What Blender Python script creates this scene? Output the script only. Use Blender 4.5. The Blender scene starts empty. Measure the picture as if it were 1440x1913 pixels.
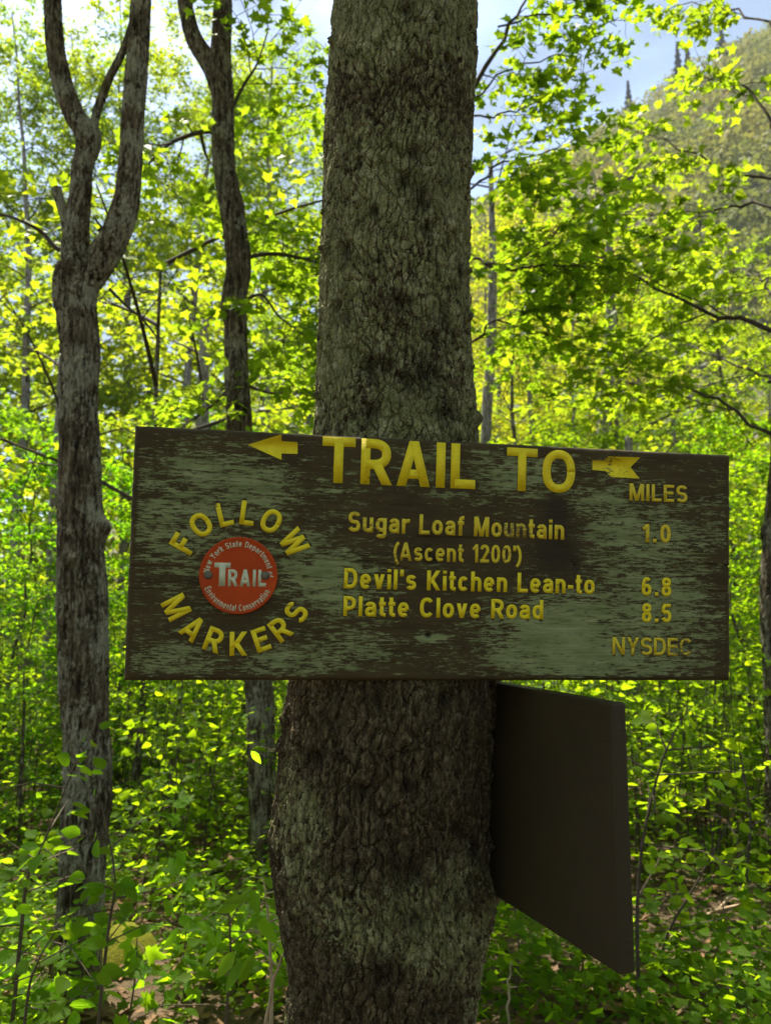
import bpy, math, random
import numpy as np
from mathutils import Vector, Matrix

# ------------------------------------------------------------------ camera, world, sun
sc = bpy.context.scene
COL = sc.collection
F_PX, CX, CY = 1440.0, 720.0, 956.5          # measured in the photograph's 1440 x 1913 pixels
EYE = 1.6
PITCH = math.radians(6.9)

cam = bpy.data.cameras.new('camera')
cam.sensor_fit = 'VERTICAL'
cam.sensor_height = 36.0
cam.sensor_width = 27.1
cam.lens = F_PX / 1913.0 * 36.0
cam.clip_start = 0.02
cam.clip_end = 3000.0
cam.dof.use_dof = True
cam.dof.focus_distance = 1.2
cam.dof.aperture_fstop = 7.0
cam_ob = bpy.data.objects.new('camera', cam)
cam_ob.location = (0, 0, EYE)
cam_ob.rotation_euler = (math.radians(90) + PITCH, 0, 0)
COL.objects.link(cam_ob)
sc.camera = cam_ob

SUN_EL, SUN_AZ = math.radians(60), math.radians(-32)   # azimuth from +Y towards +X
SUN_DIR = Vector((math.sin(SUN_AZ) * math.cos(SUN_EL), math.cos(SUN_AZ) * math.cos(SUN_EL), math.sin(SUN_EL)))
world = bpy.data.worlds.new('World')
sc.world = world
world.use_nodes = True
wn, wl = world.node_tree.nodes, world.node_tree.links
wn.clear()
w_out = wn.new('ShaderNodeOutputWorld')
w_bg = wn.new('ShaderNodeBackground')
w_sky = wn.new('ShaderNodeTexSky')
w_sky.sky_type = 'NISHITA'
w_sky.sun_disc = False
w_sky.sun_elevation = SUN_EL
w_sky.sun_rotation = SUN_AZ
w_sky.dust_density = 0.8
w_tc = wn.new('ShaderNodeTexCoord')
w_mp = wn.new('ShaderNodeMapping')
w_mp.inputs['Scale'].default_value = (1.6, 1.6, 3.2)
w_mp.inputs['Location'].default_value = (0.35, 0.1, 0.2)
w_no = wn.new('ShaderNodeTexNoise')
w_no.inputs['Scale'].default_value = 2.2
w_no.inputs['Detail'].default_value = 6.0
w_no.inputs['Roughness'].default_value = 0.52
w_rp = wn.new('ShaderNodeValToRGB')
w_rp.color_ramp.elements[0].position = 0.40
w_rp.color_ramp.elements[0].color = (0.08, 0.08, 0.08, 1)
w_rp.color_ramp.elements[1].position = 0.57
w_rp.color_ramp.elements[1].color = (0.9, 0.9, 0.9, 1)
w_mx = wn.new('ShaderNodeMix')
w_mx.data_type = 'RGBA'
wl.new(w_tc.outputs['Generated'], w_mp.inputs['Vector'])
wl.new(w_mp.outputs['Vector'], w_no.inputs['Vector'])
wl.new(w_no.outputs['Fac'], w_rp.inputs['Fac'])
wl.new(w_rp.outputs['Color'], w_mx.inputs['Factor'])
wl.new(w_sky.outputs['Color'], w_mx.inputs['A'])
w_mx.inputs['B'].default_value = (1.3, 1.75, 2.5, 1)
wl.new(w_mx.outputs['Result'], w_bg.inputs['Color'])
w_bg.inputs['Strength'].default_value = 0.068
wl.new(w_bg.outputs['Background'], w_out.inputs['Surface'])

sun = bpy.data.lights.new('sun', 'SUN')
sun.energy = 2.9
sun.angle = math.radians(0.55)
sun.color = (1.0, 0.93, 0.80)
sun_ob = bpy.data.objects.new('sun', sun)
sun_ob.rotation_euler = SUN_DIR.to_track_quat('Z', 'Y').to_euler()
sun_ob.location = SUN_DIR * 60
COL.objects.link(sun_ob)

sc.view_settings.view_transform = 'Standard'
sc.view_settings.look = 'None'
sc.view_settings.exposure = 2.32
sc.view_settings.gamma = 1.0
sc.view_settings.use_curve_mapping = False
sc.render.engine = 'CYCLES'
sc.cycles.use_denoising = True
sc.cycles.max_bounces = 9
sc.cycles.diffuse_bounces = 5
sc.cycles.transmission_bounces = 6
sc.cycles.sample_clamp_indirect = 6.0

# ------------------------------------------------------------------ helpers: space
CP, SP = math.cos(PITCH), math.sin(PITCH)

def ray(u, v):
    a, b = (u - CX) / F_PX, (CY - v) / F_PX
    return np.array([a, CP - b * SP, SP + b * CP])

def P(u, v, Y):
    """The point of the place seen at photo pixel (u, v), Y metres ahead."""
    d = ray(u, v)
    return np.array([0, 0, EYE]) + d * (Y / d[1])

def project(pts):
    pts = np.asarray(pts, float)
    y, z = pts[:, 1], pts[:, 2] - EYE
    d = y * CP + z * SP
    up = -y * SP + z * CP
    dd = np.where(d > 0.05, d, 1e9)
    return CX + F_PX * pts[:, 0] / dd, CY - F_PX * up / dd, d

# ------------------------------------------------------------------ helpers: numpy noise
def _lat(seed, n=256):
    return np.random.RandomState(seed).rand(n, n)

def vnoise(x, y, seed, px=256):
    t = _lat(seed)
    xi, yi = np.floor(x).astype(int), np.floor(y).astype(int)
    fx, fy = x - xi, y - yi
    fx, fy = fx * fx * (3 - 2 * fx), fy * fy * (3 - 2 * fy)
    x0, x1 = xi % px, (xi + 1) % px
    y0, y1 = yi % 256, (yi + 1) % 256
    a = t[x0, y0] * (1 - fx) + t[x1, y0] * fx
    b = t[x0, y1] * (1 - fx) + t[x1, y1] * fx
    return (a * (1 - fy) + b * fy) * 2 - 1

def fbm(x, y, seed, octv=4, px=256):
    s, a = 0, 1.0
    for k in range(octv):
        m = 2 ** k
        s = s + a * vnoise(x * m, y * m, seed + k, min(px * m, 256) if px < 256 else 256)
        a *= 0.5
    return s / 1.6

def worley(x, y, seed, px=256):
    r = np.random.RandomState(seed)
    jx, jy, jv = r.rand(256, 256), r.rand(256, 256), r.rand(256, 256)
    xi, yi = np.floor(x).astype(int), np.floor(y).astype(int)
    f1 = np.full(x.shape, 9.0); f2 = np.full(x.shape, 9.0); cid = np.zeros(x.shape)
    for dx in (-1, 0, 1):
        for dy in (-1, 0, 1):
            cx_, cy_ = xi + dx, yi + dy
            ix, iy = cx_ % px, cy_ % 256
            d = np.hypot(cx_ + jx[ix, iy] - x, cy_ + jy[ix, iy] - y)
            near = d < f1
            f2 = np.where(near, f1, np.minimum(f2, d))
            cid = np.where(near, jv[ix, iy], cid)
            f1 = np.where(near, d, f1)
    return f1, f2, cid

def sstep(a, b, x):
    t = np.clip((x - a) / (b - a), 0, 1)
    return t * t * (3 - 2 * t)

# ------------------------------------------------------------------ helpers: objects
def new_mesh(name, verts, faces_by_size, mat, smooth=False):
    """faces_by_size: list of int arrays (n, k)."""
    me = bpy.data.meshes.new(name)
    verts = np.ascontiguousarray(verts, np.float32)
    me.vertices.add(len(verts))
    me.vertices.foreach_set('co', verts.ravel())
    fs = [np.asarray(f, np.int32) for f in faces_by_size if len(f)]
    loops = np.concatenate([f.ravel() for f in fs])
    tot = np.concatenate([np.full(len(f), f.shape[1], np.int32) for f in fs])
    start = np.concatenate([[0], np.cumsum(tot)[:-1]]).astype(np.int32)
    me.loops.add(len(loops))
    me.loops.foreach_set('vertex_index', loops)
    me.polygons.add(len(tot))
    me.polygons.foreach_set('loop_start', start)
    me.polygons.foreach_set('loop_total', tot)
    if smooth:
        me.polygons.foreach_set('use_smooth', np.ones(len(tot), bool))
    me.update(calc_edges=True)
    if mat is not None:
        me.materials.append(mat)
    return me

def link(name, data, parent=None, loc=None, color=None):
    o = bpy.data.objects.new(name, data)
    COL.objects.link(o)
    if parent is not None:
        o.parent = parent
    if loc is not None:
        o.location = loc
    if color is not None:
        o.color = (*color, 1)
    return o

def tag(o, label=None, cat=None, group=None, kind=None):
    if label: o['label'] = label
    if cat: o['category'] = cat
    if group: o['group'] = group
    if kind: o['kind'] = kind
    return o

def attr(me, name, vals):
    a = me.attributes.new(name, 'FLOAT', 'POINT')
    a.data.foreach_set('value', np.ascontiguousarray(vals, np.float32).ravel())

class Tubes:
    """Collects tubes into one vertex and face pool."""
    def __init__(s): s.v, s.q, s.n = [], [], 0
    def add(s, pts, rad, sides=6, cap=True):
        pts = np.asarray(pts, float); rad = np.asarray(rad, float)
        T = np.gradient(pts, axis=0)
        T /= np.linalg.norm(T, axis=1, keepdims=True) + 1e-12
        ref = np.array([0, 0, 1.0]) if abs(T[:, 2]).mean() < 0.7 else np.array([0, 1.0, 0])
        A = np.cross(T, ref); A /= np.linalg.norm(A, axis=1, keepdims=True) + 1e-12
        B = np.cross(T, A)
        th = np.arange(sides) * 2 * np.pi / sides
        ring = pts[:, None] + rad[:, None, None] * (np.cos(th)[None, :, None] * A[:, None] + np.sin(th)[None, :, None] * B[:, None])
        m = len(pts)
        s.v.append(ring.reshape(-1, 3))
        i = np.arange(m - 1)[:, None] * sides; j = np.arange(sides)[None, :]; k = (j + 1) % sides
        s.q.append(np.stack([i + j, i + k, i + sides + k, i + sides + j], -1).reshape(-1, 4) + s.n)
        s.n += m * sides
    def mesh(s, name, mat, smooth=True):
        return new_mesh(name, np.concatenate(s.v), [np.concatenate(s.q)], mat, smooth)

def smooth_path(pts, n):
    """Catmull-Rom through the control rows (any number of columns)."""
    p = np.asarray(pts, float)
    p = np.vstack([2 * p[0] - p[1], p, 2 * p[-1] - p[-2]])
    segs = len(p) - 3
    t = np.linspace(0, segs, n); i = np.minimum(t.astype(int), segs - 1); f = (t - i)[:, None]
    a, b, c, d = p[i], p[i + 1], p[i + 2], p[i + 3]
    return 0.5 * (2 * b + (c - a) * f + (2 * a - 5 * b + 4 * c - d) * f ** 2 + (3 * b - a - 3 * c + d) * f ** 3)

# ------------------------------------------------------------------ materials
def mat_new(name):
    m = bpy.data.materials.new(name); m.use_nodes = True
    nt = m.node_tree; nt.nodes.clear()
    out = nt.nodes.new('ShaderNodeOutputMaterial')
    return m, nt, out

def N(nt, kind, **kw):
    n = nt.nodes.new(kind)
    for k, v in kw.items():
        if k in n.inputs: n.inputs[k].default_value = v
        else: setattr(n, k, v)
    return n

def ramp(nt, src, stops):
    r = nt.nodes.new('ShaderNodeValToRGB')
    e = r.color_ramp.elements
    while len(e) < len(stops): e.new(0.5)
    for q, (p, c) in zip(e, stops):
        q.position = p; q.color = (*c, 1) if len(c) == 3 else c
    nt.links.new(src, r.inputs['Fac'])
    return r.outputs['Color']

def mix(nt, fac, a, b, mode='MIX'):
    m = nt.nodes.new('ShaderNodeMix'); m.data_type = 'RGBA'; m.blend_type = mode
    for s, x in (('Factor', fac), ('A', a), ('B', b)):
        if isinstance(x, (int, float)): m.inputs[s].default_value = x
        elif isinstance(x, tuple): m.inputs[s].default_value = (*x, 1)
        else: nt.links.new(x, m.inputs[s])
    return m.outputs['Result']

def math_(nt, op, a, b=None, clamp=False):
    m = nt.nodes.new('ShaderNodeMath'); m.operation = op; m.use_clamp = clamp
    for i, x in enumerate((a, b)):
        if x is None: continue
        if isinstance(x, (int, float)): m.inputs[i].default_value = x
        else: nt.links.new(x, m.inputs[i])
    return m.outputs[0]

def noise(nt, scale, detail=4, rough=0.55, vec=None, stretch=None, dist=0.0):
    n = N(nt, 'ShaderNodeTexNoise', Scale=scale, Detail=detail, Roughness=rough, Distortion=dist)
    if vec is None:
        vec = nt.nodes.new('ShaderNodeTexCoord').outputs['Object']
    if stretch:
        mp = N(nt, 'ShaderNodeMapping'); mp.inputs['Scale'].default_value = stretch
        nt.links.new(vec, mp.inputs['Vector']); vec = mp.outputs['Vector']
    nt.links.new(vec, n.inputs['Vector'])
    return n.outputs['Fac']

def leaf_material(name, refl, trans, tmix=0.55, rough=0.45, stand=None):
    """Thin leaf: reflects a little, lets sunlight through; object colour tints it, each leaf varies."""
    m, nt, out = mat_new(name)
    geo = nt.nodes.new('ShaderNodeNewGeometry')
    oi = nt.nodes.new('ShaderNodeObjectInfo')
    rnd = geo.outputs['Random Per Island']
    var = ramp(nt, rnd, [(0, (0.62, 0.66, 0.6)), (0.5, (1.0, 1.0, 1.0)), (0.85, (1.15, 1.08, 0.9)), (1, (1.35, 1.15, 1.0))])
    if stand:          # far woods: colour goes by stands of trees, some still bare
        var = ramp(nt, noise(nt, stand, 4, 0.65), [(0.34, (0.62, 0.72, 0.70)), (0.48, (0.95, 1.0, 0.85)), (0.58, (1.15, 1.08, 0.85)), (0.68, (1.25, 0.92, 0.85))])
    tint = mix(nt, 1.0, oi.outputs['Color'], var, 'MULTIPLY')
    c1 = mix(nt, 1.0, refl, tint, 'MULTIPLY'); c2 = mix(nt, 1.0, trans, tint, 'MULTIPLY')
    pb = N(nt, 'ShaderNodeBsdfPrincipled', Roughness=rough)
    pb.inputs['Specular IOR Level'].default_value = 0.1
    nt.links.new(c1, pb.inputs['Base Color'])
    tr = nt.nodes.new('ShaderNodeBsdfTranslucent'); nt.links.new(c2, tr.inputs['Color'])
    mx = nt.nodes.new('ShaderNodeMixShader'); mx.inputs[0].default_value = tmix
    nt.links.new(pb.outputs[0], mx.inputs[1]); nt.links.new(tr.outputs[0], mx.inputs[2])
    nt.links.new(mx.outputs[0], out.inputs['Surface'])
    return m

def plain_material(name, color, rough=0.7, spec=0.3, nscale=0, namp=0.3, bump=0.0, metallic=0.0):
    m, nt, out = mat_new(name)
    pb = N(nt, 'ShaderNodeBsdfPrincipled', Roughness=rough, Metallic=metallic)
    pb.inputs['Specular IOR Level'].default_value = spec
    if nscale:
        f = noise(nt, nscale, 6)
        lo = tuple(c * (1 - namp) for c in color); hi = tuple(min(1, c * (1 + namp)) for c in color)
        nt.links.new(ramp(nt, f, [(0.3, lo), (0.7, hi)]), pb.inputs['Base Color'])
        if bump:
            b = N(nt, 'ShaderNodeBump', Strength=0.6, Distance=bump); nt.links.new(f, b.inputs['Height'])
            nt.links.new(b.outputs[0], pb.inputs['Normal'])
    else:
        pb.inputs['Base Color'].default_value = (*color, 1)
    nt.links.new(pb.outputs[0], out.inputs['Surface'])
    return m

def bark_material(name, dark, mid, lichen, lichen_amount=0.5, fine=90.0, moss=None, bumpd=0.012, stretch=(1, 1, 0.14)):
    """Shaggy bark: long vertical ridges, pale where lichen sits."""
    m, nt, out = mat_new(name)
    pb = N(nt, 'ShaderNodeBsdfPrincipled', Roughness=0.9)
    pb.inputs['Specular IOR Level'].default_value = 0.12
    big = noise(nt, 6.0, 5, 0.6)
    med = noise(nt, 42.0, 7, 0.68, stretch=stretch, dist=0.6)
    fin = noise(nt, fine, 6, 0.72, stretch=(1, 1, 0.4))
    rid = math_(nt, 'ADD', math_(nt, 'MULTIPLY', med, 0.8), math_(nt, 'MULTIPLY', fin, 0.35))
    c = ramp(nt, rid, [(0.48, dark), (0.58, mid), (0.70, tuple(min(1, x * 1.9) for x in mid))])
    lm2 = math_(nt, 'ADD', math_(nt, 'MULTIPLY', big, 0.8), math_(nt, 'ADD', math_(nt, 'MULTIPLY', fin, 0.7), math_(nt, 'MULTIPLY', med, 0.5)))
    t = 1.14 - 0.30 * lichen_amount
    lmask = ramp(nt, math_(nt, 'MULTIPLY', lm2, 0.9), [(t - 0.09, (0, 0, 0)), (t, (1, 1, 1))])
    lcol = ramp(nt, noise(nt, 160.0, 3), [(0.3, tuple(x * 0.65 for x in lichen)), (0.7, tuple(min(1, x * 1.25) for x in lichen))])
    c = mix(nt, math_(nt, 'MULTIPLY', lmask, 0.85), c, lcol)
    if moss:
        mm = ramp(nt, noise(nt, 9.0, 6, 0.7), [(0.60, (0, 0, 0)), (0.68, (1, 1, 1))])
        c = mix(nt, math_(nt, 'MULTIPLY', mm, 0.7), c, moss)
    nt.links.new(c, pb.inputs['Base Color'])
    b = N(nt, 'ShaderNodeBump', Strength=1.0, Distance=bumpd)
    nt.links.new(rid, b.inputs['Height'])
    nt.links.new(b.outputs[0], pb.inputs['Normal'])
    nt.links.new(pb.outputs[0], out.inputs['Surface'])
    return m

M_LEAF = leaf_material('maple_leaf', (0.060, 0.115, 0.012), (0.40, 0.53, 0.018), 0.62)
M_HERB = leaf_material('herb_leaf', (0.060, 0.125, 0.008), (0.37, 0.58, 0.010), 0.64, 0.6)
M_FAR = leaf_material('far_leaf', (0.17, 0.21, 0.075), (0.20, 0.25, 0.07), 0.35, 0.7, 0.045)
M_NEEDLE = leaf_material('needle', (0.03, 0.05, 0.02), (0.03, 0.05, 0.02), 0.3, 0.6)
M_LITTER = leaf_material('dead_leaf', (0.20, 0.125, 0.075), (0.14, 0.08, 0.04), 0.25, 0.7)
M_BARK_A = bark_material('grey_bark', (0.024, 0.016, 0.009), (0.118, 0.090, 0.057), (0.34, 0.32, 0.23), 0.55, 80.0, (0.08, 0.068, 0.012), 0.03)
M_BARK_B = bark_material('brown_bark', (0.021, 0.014, 0.008), (0.098, 0.076, 0.049), (0.30, 0.28, 0.20), 0.48, 80.0, None, 0.03)
M_BARK_FAR = bark_material('pale_bark', (0.07, 0.055, 0.04), (0.22, 0.19, 0.15), (0.36, 0.34, 0.28), 0.5, 50.0, None, 0.03)
M_TWIG = plain_material('twig_bark', (0.060, 0.045, 0.032), 0.85, 0.15, 40, 0.4)
M_STEM = plain_material('stem_bark', (0.085, 0.060, 0.035), 0.7, 0.25, 60, 0.3)
M_PALE_STEM = plain_material('pale_stem', (0.36, 0.26, 0.16), 0.7, 0.25, 50, 0.3)

# ------------------------------------------------------------------ ground and hill (the setting)
def ground_h(x, y):
    return 0.10 * fbm(x * 0.35 + 40, y * 0.35 + 40, 11, 3) + 0.028 * np.maximum(y - 7, 0) * sstep(7, 30, y) * sstep(120, 60, y)

def build_ground():
    g = np.sign(np.linspace(-1, 1, 181)) * np.abs(np.linspace(-1, 1, 181)) ** 2.6
    xs, ys = g * 900, g * 900
    X, Y = np.meshgrid(xs, ys, indexing='ij')
    Z = ground_h(X, Y)
    n = len(xs)
    i = np.arange(n - 1)[:, None] * n + np.arange(n - 1)[None, :]
    q = np.stack([i, i + n, i + n + 1, i + 1], -1).reshape(-1, 4)
    m, nt, out = mat_new('forest_floor')
    pb = N(nt, 'ShaderNodeBsdfPrincipled', Roughness=0.95)
    pb.inputs['Specular IOR Level'].default_value = 0.1
    c = ramp(nt, noise(nt, 14, 8, 0.7), [(0.3, (0.045, 0.03, 0.018)), (0.5, (0.12, 0.08, 0.05)), (0.7, (0.22, 0.145, 0.10))])
    mo = ramp(nt, noise(nt, 1.1, 5, 0.6), [(0.5, (0, 0, 0)), (0.62, (1, 1, 1))])
    c = mix(nt, math_(nt, 'MULTIPLY', mo, 0.6), c, (0.05, 0.075, 0.015))
    nt.links.new(c, pb.inputs['Base Color'])
    b = N(nt, 'ShaderNodeBump', Strength=1.0, Distance=0.03); nt.links.new(noise(nt, 30, 6, 0.7), b.inputs['Height'])
    nt.links.new(b.outputs[0], pb.inputs['Normal'])
    nt.links.new(pb.outputs[0], out.inputs['Surface'])
    me = new_mesh('ground', np.stack([X, Y, Z], -1).reshape(-1, 3), [q], m, True)
    tag(link('ground', me), kind='structure')

def hill_h(x, y):
    """A steep mountain flank that climbs to the right."""
    d = np.hypot(x - 230, (y - 300) / 0.75)
    h = 286 - 0.76 * d + 7 * fbm(x / 45 + 9, y / 45 + 9, 71, 4)
    return np.maximum(h, -6.0)

def build_hill(rng):
    xs, ys = np.linspace(-160, 460, 125), np.linspace(25, 560, 108)
    X, Y = np.meshgrid(xs, ys, indexing='ij'); Z = hill_h(X, Y)
    n = len(ys)
    i = np.arange(len(xs) - 1)[:, None] * n + np.arange(n - 1)[None, :]
    q = np.stack([i, i + n, i + n + 1, i + 1], -1).reshape(-1, 4)
    m = plain_material('hill_floor', (0.17, 0.16, 0.09), 0.95, 0.1, 0.08, 0.45)
    tag(link('hill', new_mesh('hill', np.stack([X, Y, Z], -1).reshape(-1, 3), [q], m, True)), kind='structure')
    # the woods on it: leafy clumps for a few thousand far crowns, one mass
    nc = 3000
    cy_ = rng.uniform(90, 320, nc); cx_ = cy_ * rng.uniform(0.05, 0.62, nc)
    cz = hill_h(cx_, cy_)
    ok = cz > 2
    cx_, cy_, cz = cx_[ok], cy_[ok], cz[ok]
    nc = len(cx_)
    k = 30
    R = rng.uniform(1.8, 3.8, nc)
    v = rng.randn(nc, k, 3); v /= np.linalg.norm(v, axis=2, keepdims=True)
    rr = rng.uniform(0.55, 1.05, (nc, k, 1))
    c = np.stack([cx_, cy_, cz + R * 1.25], -1)[:, None] + v * rr * R[:, None, None] * np.array([1, 1, 1.25])
    c = c.reshape(-1, 3); nl = len(c)
    size = np.repeat(R, k) * rng.uniform(0.22, 0.42, nl)
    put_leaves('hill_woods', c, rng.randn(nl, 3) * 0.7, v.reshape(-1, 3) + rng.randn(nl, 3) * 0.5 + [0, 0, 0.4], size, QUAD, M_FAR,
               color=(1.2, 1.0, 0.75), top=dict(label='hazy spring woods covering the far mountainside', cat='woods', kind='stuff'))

# ------------------------------------------------------------------ leaves
def half_fold(outline, fold):
    """outline: right half from base to tip; gives two polygons hinged on the midrib."""
    r = np.array(outline, float)
    right = np.c_[r, fold * r[:, 0]]
    inner = r[1:-1].copy(); inner[:, 0] *= -1
    left = np.c_[inner, -fold * inner[:, 0]]
    v = np.vstack([right, left]); n = len(r)
    f1 = np.arange(n)
    f2 = np.concatenate([[0], [n - 1], np.arange(n, n + n - 2)[::-1]])
    return v, [f1[None], f2[None]]

MAPLE_HI = half_fold([(0, 0), (.20, -.07), (.36, .04), (.29, .16), (.56, .36), (.38, .40), (.40, .52), (.20, .52), (.17, .74), (0, 1.0)], 0.22)
MAPLE_MID = half_fold([(0, 0), (.34, .0), (.27, .18), (.54, .40), (.20, .50), (0, 1.0)], 0.22)
OVATE = half_fold([(0, 0), (.20, .10), (.33, .32), (.31, .55), (.18, .80), (0, 1.0)], 0.25)
HERB = half_fold([(0, 0), (.13, .18), (.20, .45), (.13, .75), (0, 1.0)], 0.35)
QUAD = (np.array([(0, -.5, 0), (.5, 0, .08), (0, .5, 0), (-.5, 0, .08)], float), [np.array([[0, 1, 2, 3]])])
LOWLEAF = half_fold([(0, 0), (.38, .16), (.24, .58), (0, 1.0)], 0.22)
CLUMP = half_fold([(0, 0), (.42, -.05), (.30, .22), (.58, .42), (.22, .52), (.26, .8), (0, 1.0)], 0.2)

def frames(axis, normal):
    a = axis / (np.linalg.norm(axis, axis=1, keepdims=True) + 1e-9)
    n = normal - (normal * a).sum(1, keepdims=True) * a
    n /= np.linalg.norm(n, axis=1, keepdims=True) + 1e-9
    return np.cross(a, n), a, n

def put_leaves(name, pos, axis, normal, size, tmpl, mat, parent=None, color=(1, 1, 1), top=None):
    x, a, n = frames(np.asarray(axis, float), np.asarray(normal, float))
    tv, tf = tmpl
    m = len(tv)
    s = np.asarray(size)[:, None, None]
    V = pos[:, None] + s * (tv[None, :, 0, None] * x[:, None] + tv[None, :, 1, None] * a[:, None] + tv[None, :, 2, None] * n[:, None])
    off = (np.arange(len(pos)) * m)[:, None]
    me = new_mesh(name, V.reshape(-1, 3), [(off + f[0][None]) for f in tf], mat)
    o = link(name, me, parent, color=color)
    if top: tag(o, **top)
    return o

class Leaves:
    def __init__(s): s.p, s.a, s.n, s.s = [], [], [], []
    def add(s, p, a, n, z): s.p.append(p); s.a.append(a); s.n.append(n); s.s.append(z)
    def arrays(s): return [np.concatenate(q) for q in (s.p, s.a, s.n, s.s)]

_leaf_mesh = {}
def leaf_mesh(kind, tmpl, mat):
    if kind not in _leaf_mesh:
        _leaf_mesh[kind] = new_mesh('leaf_' + kind, tmpl[0], tmpl[1], mat)
    return _leaf_mesh[kind]

def leaf_objects(parent, kind, tmpl, mat, arr, color, rng):
    """Each leaf an object of its own sharing one small mesh."""
    x, a, n = frames(arr[1], arr[2])
    me = leaf_mesh(kind, tmpl, mat)
    base = np.array(parent.location) if parent is not None else np.zeros(3)
    for i in range(len(arr[0])):
        o = bpy.data.objects.new('leaf', me)
        k = float(arr[3][i])
        p = arr[0][i] - base
        o.matrix_local = Matrix(((x[i, 0] * k, a[i, 0] * k, n[i, 0] * k, p[0]), (x[i, 1] * k, a[i, 1] * k, n[i, 1] * k, p[1]),
                                 (x[i, 2] * k, a[i, 2] * k, n[i, 2] * k, p[2]), (0, 0, 0, 1)))
        j = rng.uniform(0.8, 1.2)
        o.color = (color[0] * j * rng.uniform(0.92, 1.15), color[1] * j, color[2] * j, 1)
        o.parent = parent
        COL.objects.link(o)

TILT = 0.62      # how far leaves hang out of level
def twig_leaves(rng, tb, lv, p0, d0, length, nleaf, lsize, droop=0.25, r0=0.0025):
    """One twig with pairs of leaves held roughly flat."""
    d = d0 / (np.linalg.norm(d0) + 1e-9)
    mid = p0 + d * length * 0.5 + rng.randn(3) * 0.04 * length
    end = p0 + d * length + np.array([0, 0, -0.10 * length]) + rng.randn(3) * 0.06 * length
    tb.add([p0, mid, end], [r0, r0 * 0.7, r0 * 0.35], 3)
    t = rng.uniform(0.12, 1.0, nleaf); t[-1] = 1.0
    base = np.where(t[:, None] < 0.5, p0 + (mid - p0) * (t[:, None] * 2), mid + (end - mid) * (t[:, None] * 2 - 1))
    side = np.cross(d, [0, 0, 1.0]); side /= np.linalg.norm(side) + 1e-9
    sg = rng.choice([-1, 1], nleaf)[:, None]
    ax = side * sg * rng.uniform(0.4, 1.1, (nleaf, 1)) + d * rng.uniform(0.1, 0.9, (nleaf, 1))
    ax = ax + np.array([0, 0, 1.0]) * (rng.randn(nleaf, 1) * 0.22 - droop)
    ax /= np.linalg.norm(ax, axis=1, keepdims=True)
    nm = np.array([0, 0, 1.0]) + rng.randn(nleaf, 3) * TILT
    sz = lsize * rng.uniform(0.6, 1.15, nleaf)
    base = base + ax * rng.uniform(0.15, 0.7, (nleaf, 1)) * lsize + np.c_[rng.randn(nleaf, 2) * 0.02, rng.randn(nleaf) * 0.015]
    lv.add(base, ax, nm, sz)

def dress_limb(rng, tb, lv, pts, rad, nsub, sublen, ntwig, twlen, nleaf, lsize, start=0.25, flat=0.25, droop=0.25, sides=6, draw=True):
    """A limb with side branches, twigs and leaves; pts (n,3)."""
    if draw: tb.add(pts, rad, sides)
    n = len(pts)
    for k in range(nsub):
        t = start + (1 - start) * (k + rng.rand()) / nsub
        f = t * (n - 1); i = min(int(f), n - 2)
        p = pts[i] + (pts[i + 1] - pts[i]) * (f - i)
        d = pts[i + 1] - pts[i]; d = d / (np.linalg.norm(d) + 1e-9)
        side = np.cross(d, [0, 0, 1.0])
        if np.linalg.norm(side) < 0.3: side = np.append(rng.randn(2), 0)
        side /= np.linalg.norm(side)
        sg = 1 if (k % 2) else -1
        bd = d * rng.uniform(0.25, 0.9) + side * sg * rng.uniform(0.5, 1.0) + np.array([0, 0, 1]) * rng.randn() * flat
        bd[2] *= 0.6; bd /= np.linalg.norm(bd)
        L = sublen * rng.uniform(0.55, 1.15) * (1.15 - 0.55 * t)
        q = [p]
        for j in range(4):
            bd = bd + rng.randn(3) * 0.16 + np.array([0, 0, 0.03 - 0.05 * j])
            bd /= np.linalg.norm(bd)
            q.append(q[-1] + bd * L / 4)
        q = np.array(q)
        r = max(0.0035, rad[i] * 0.42)
        tb.add(q, np.linspace(r, 0.0022, 5), 4)
        for j in range(ntwig):
            tt = 0.15 + 0.85 * (j + rng.rand()) / ntwig
            ff = tt * 4; ii = min(int(ff), 3)
            pp = q[ii] + (q[ii + 1] - q[ii]) * (ff - ii)
            dd = q[ii + 1] - q[ii]; dd /= np.linalg.norm(dd)
            s2 = np.cross(dd, [0, 0, 1.0]); s2 /= np.linalg.norm(s2) + 1e-9
            td = dd * rng.uniform(0.2, 0.9) + s2 * rng.choice([-1, 1]) * rng.uniform(0.4, 1) + np.array([0, 0, 1]) * rng.randn() * flat * 0.8
            twig_leaves(rng, tb, lv, pp, td, twlen * rng.uniform(0.5, 1.2), nleaf, lsize, droop)

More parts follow.
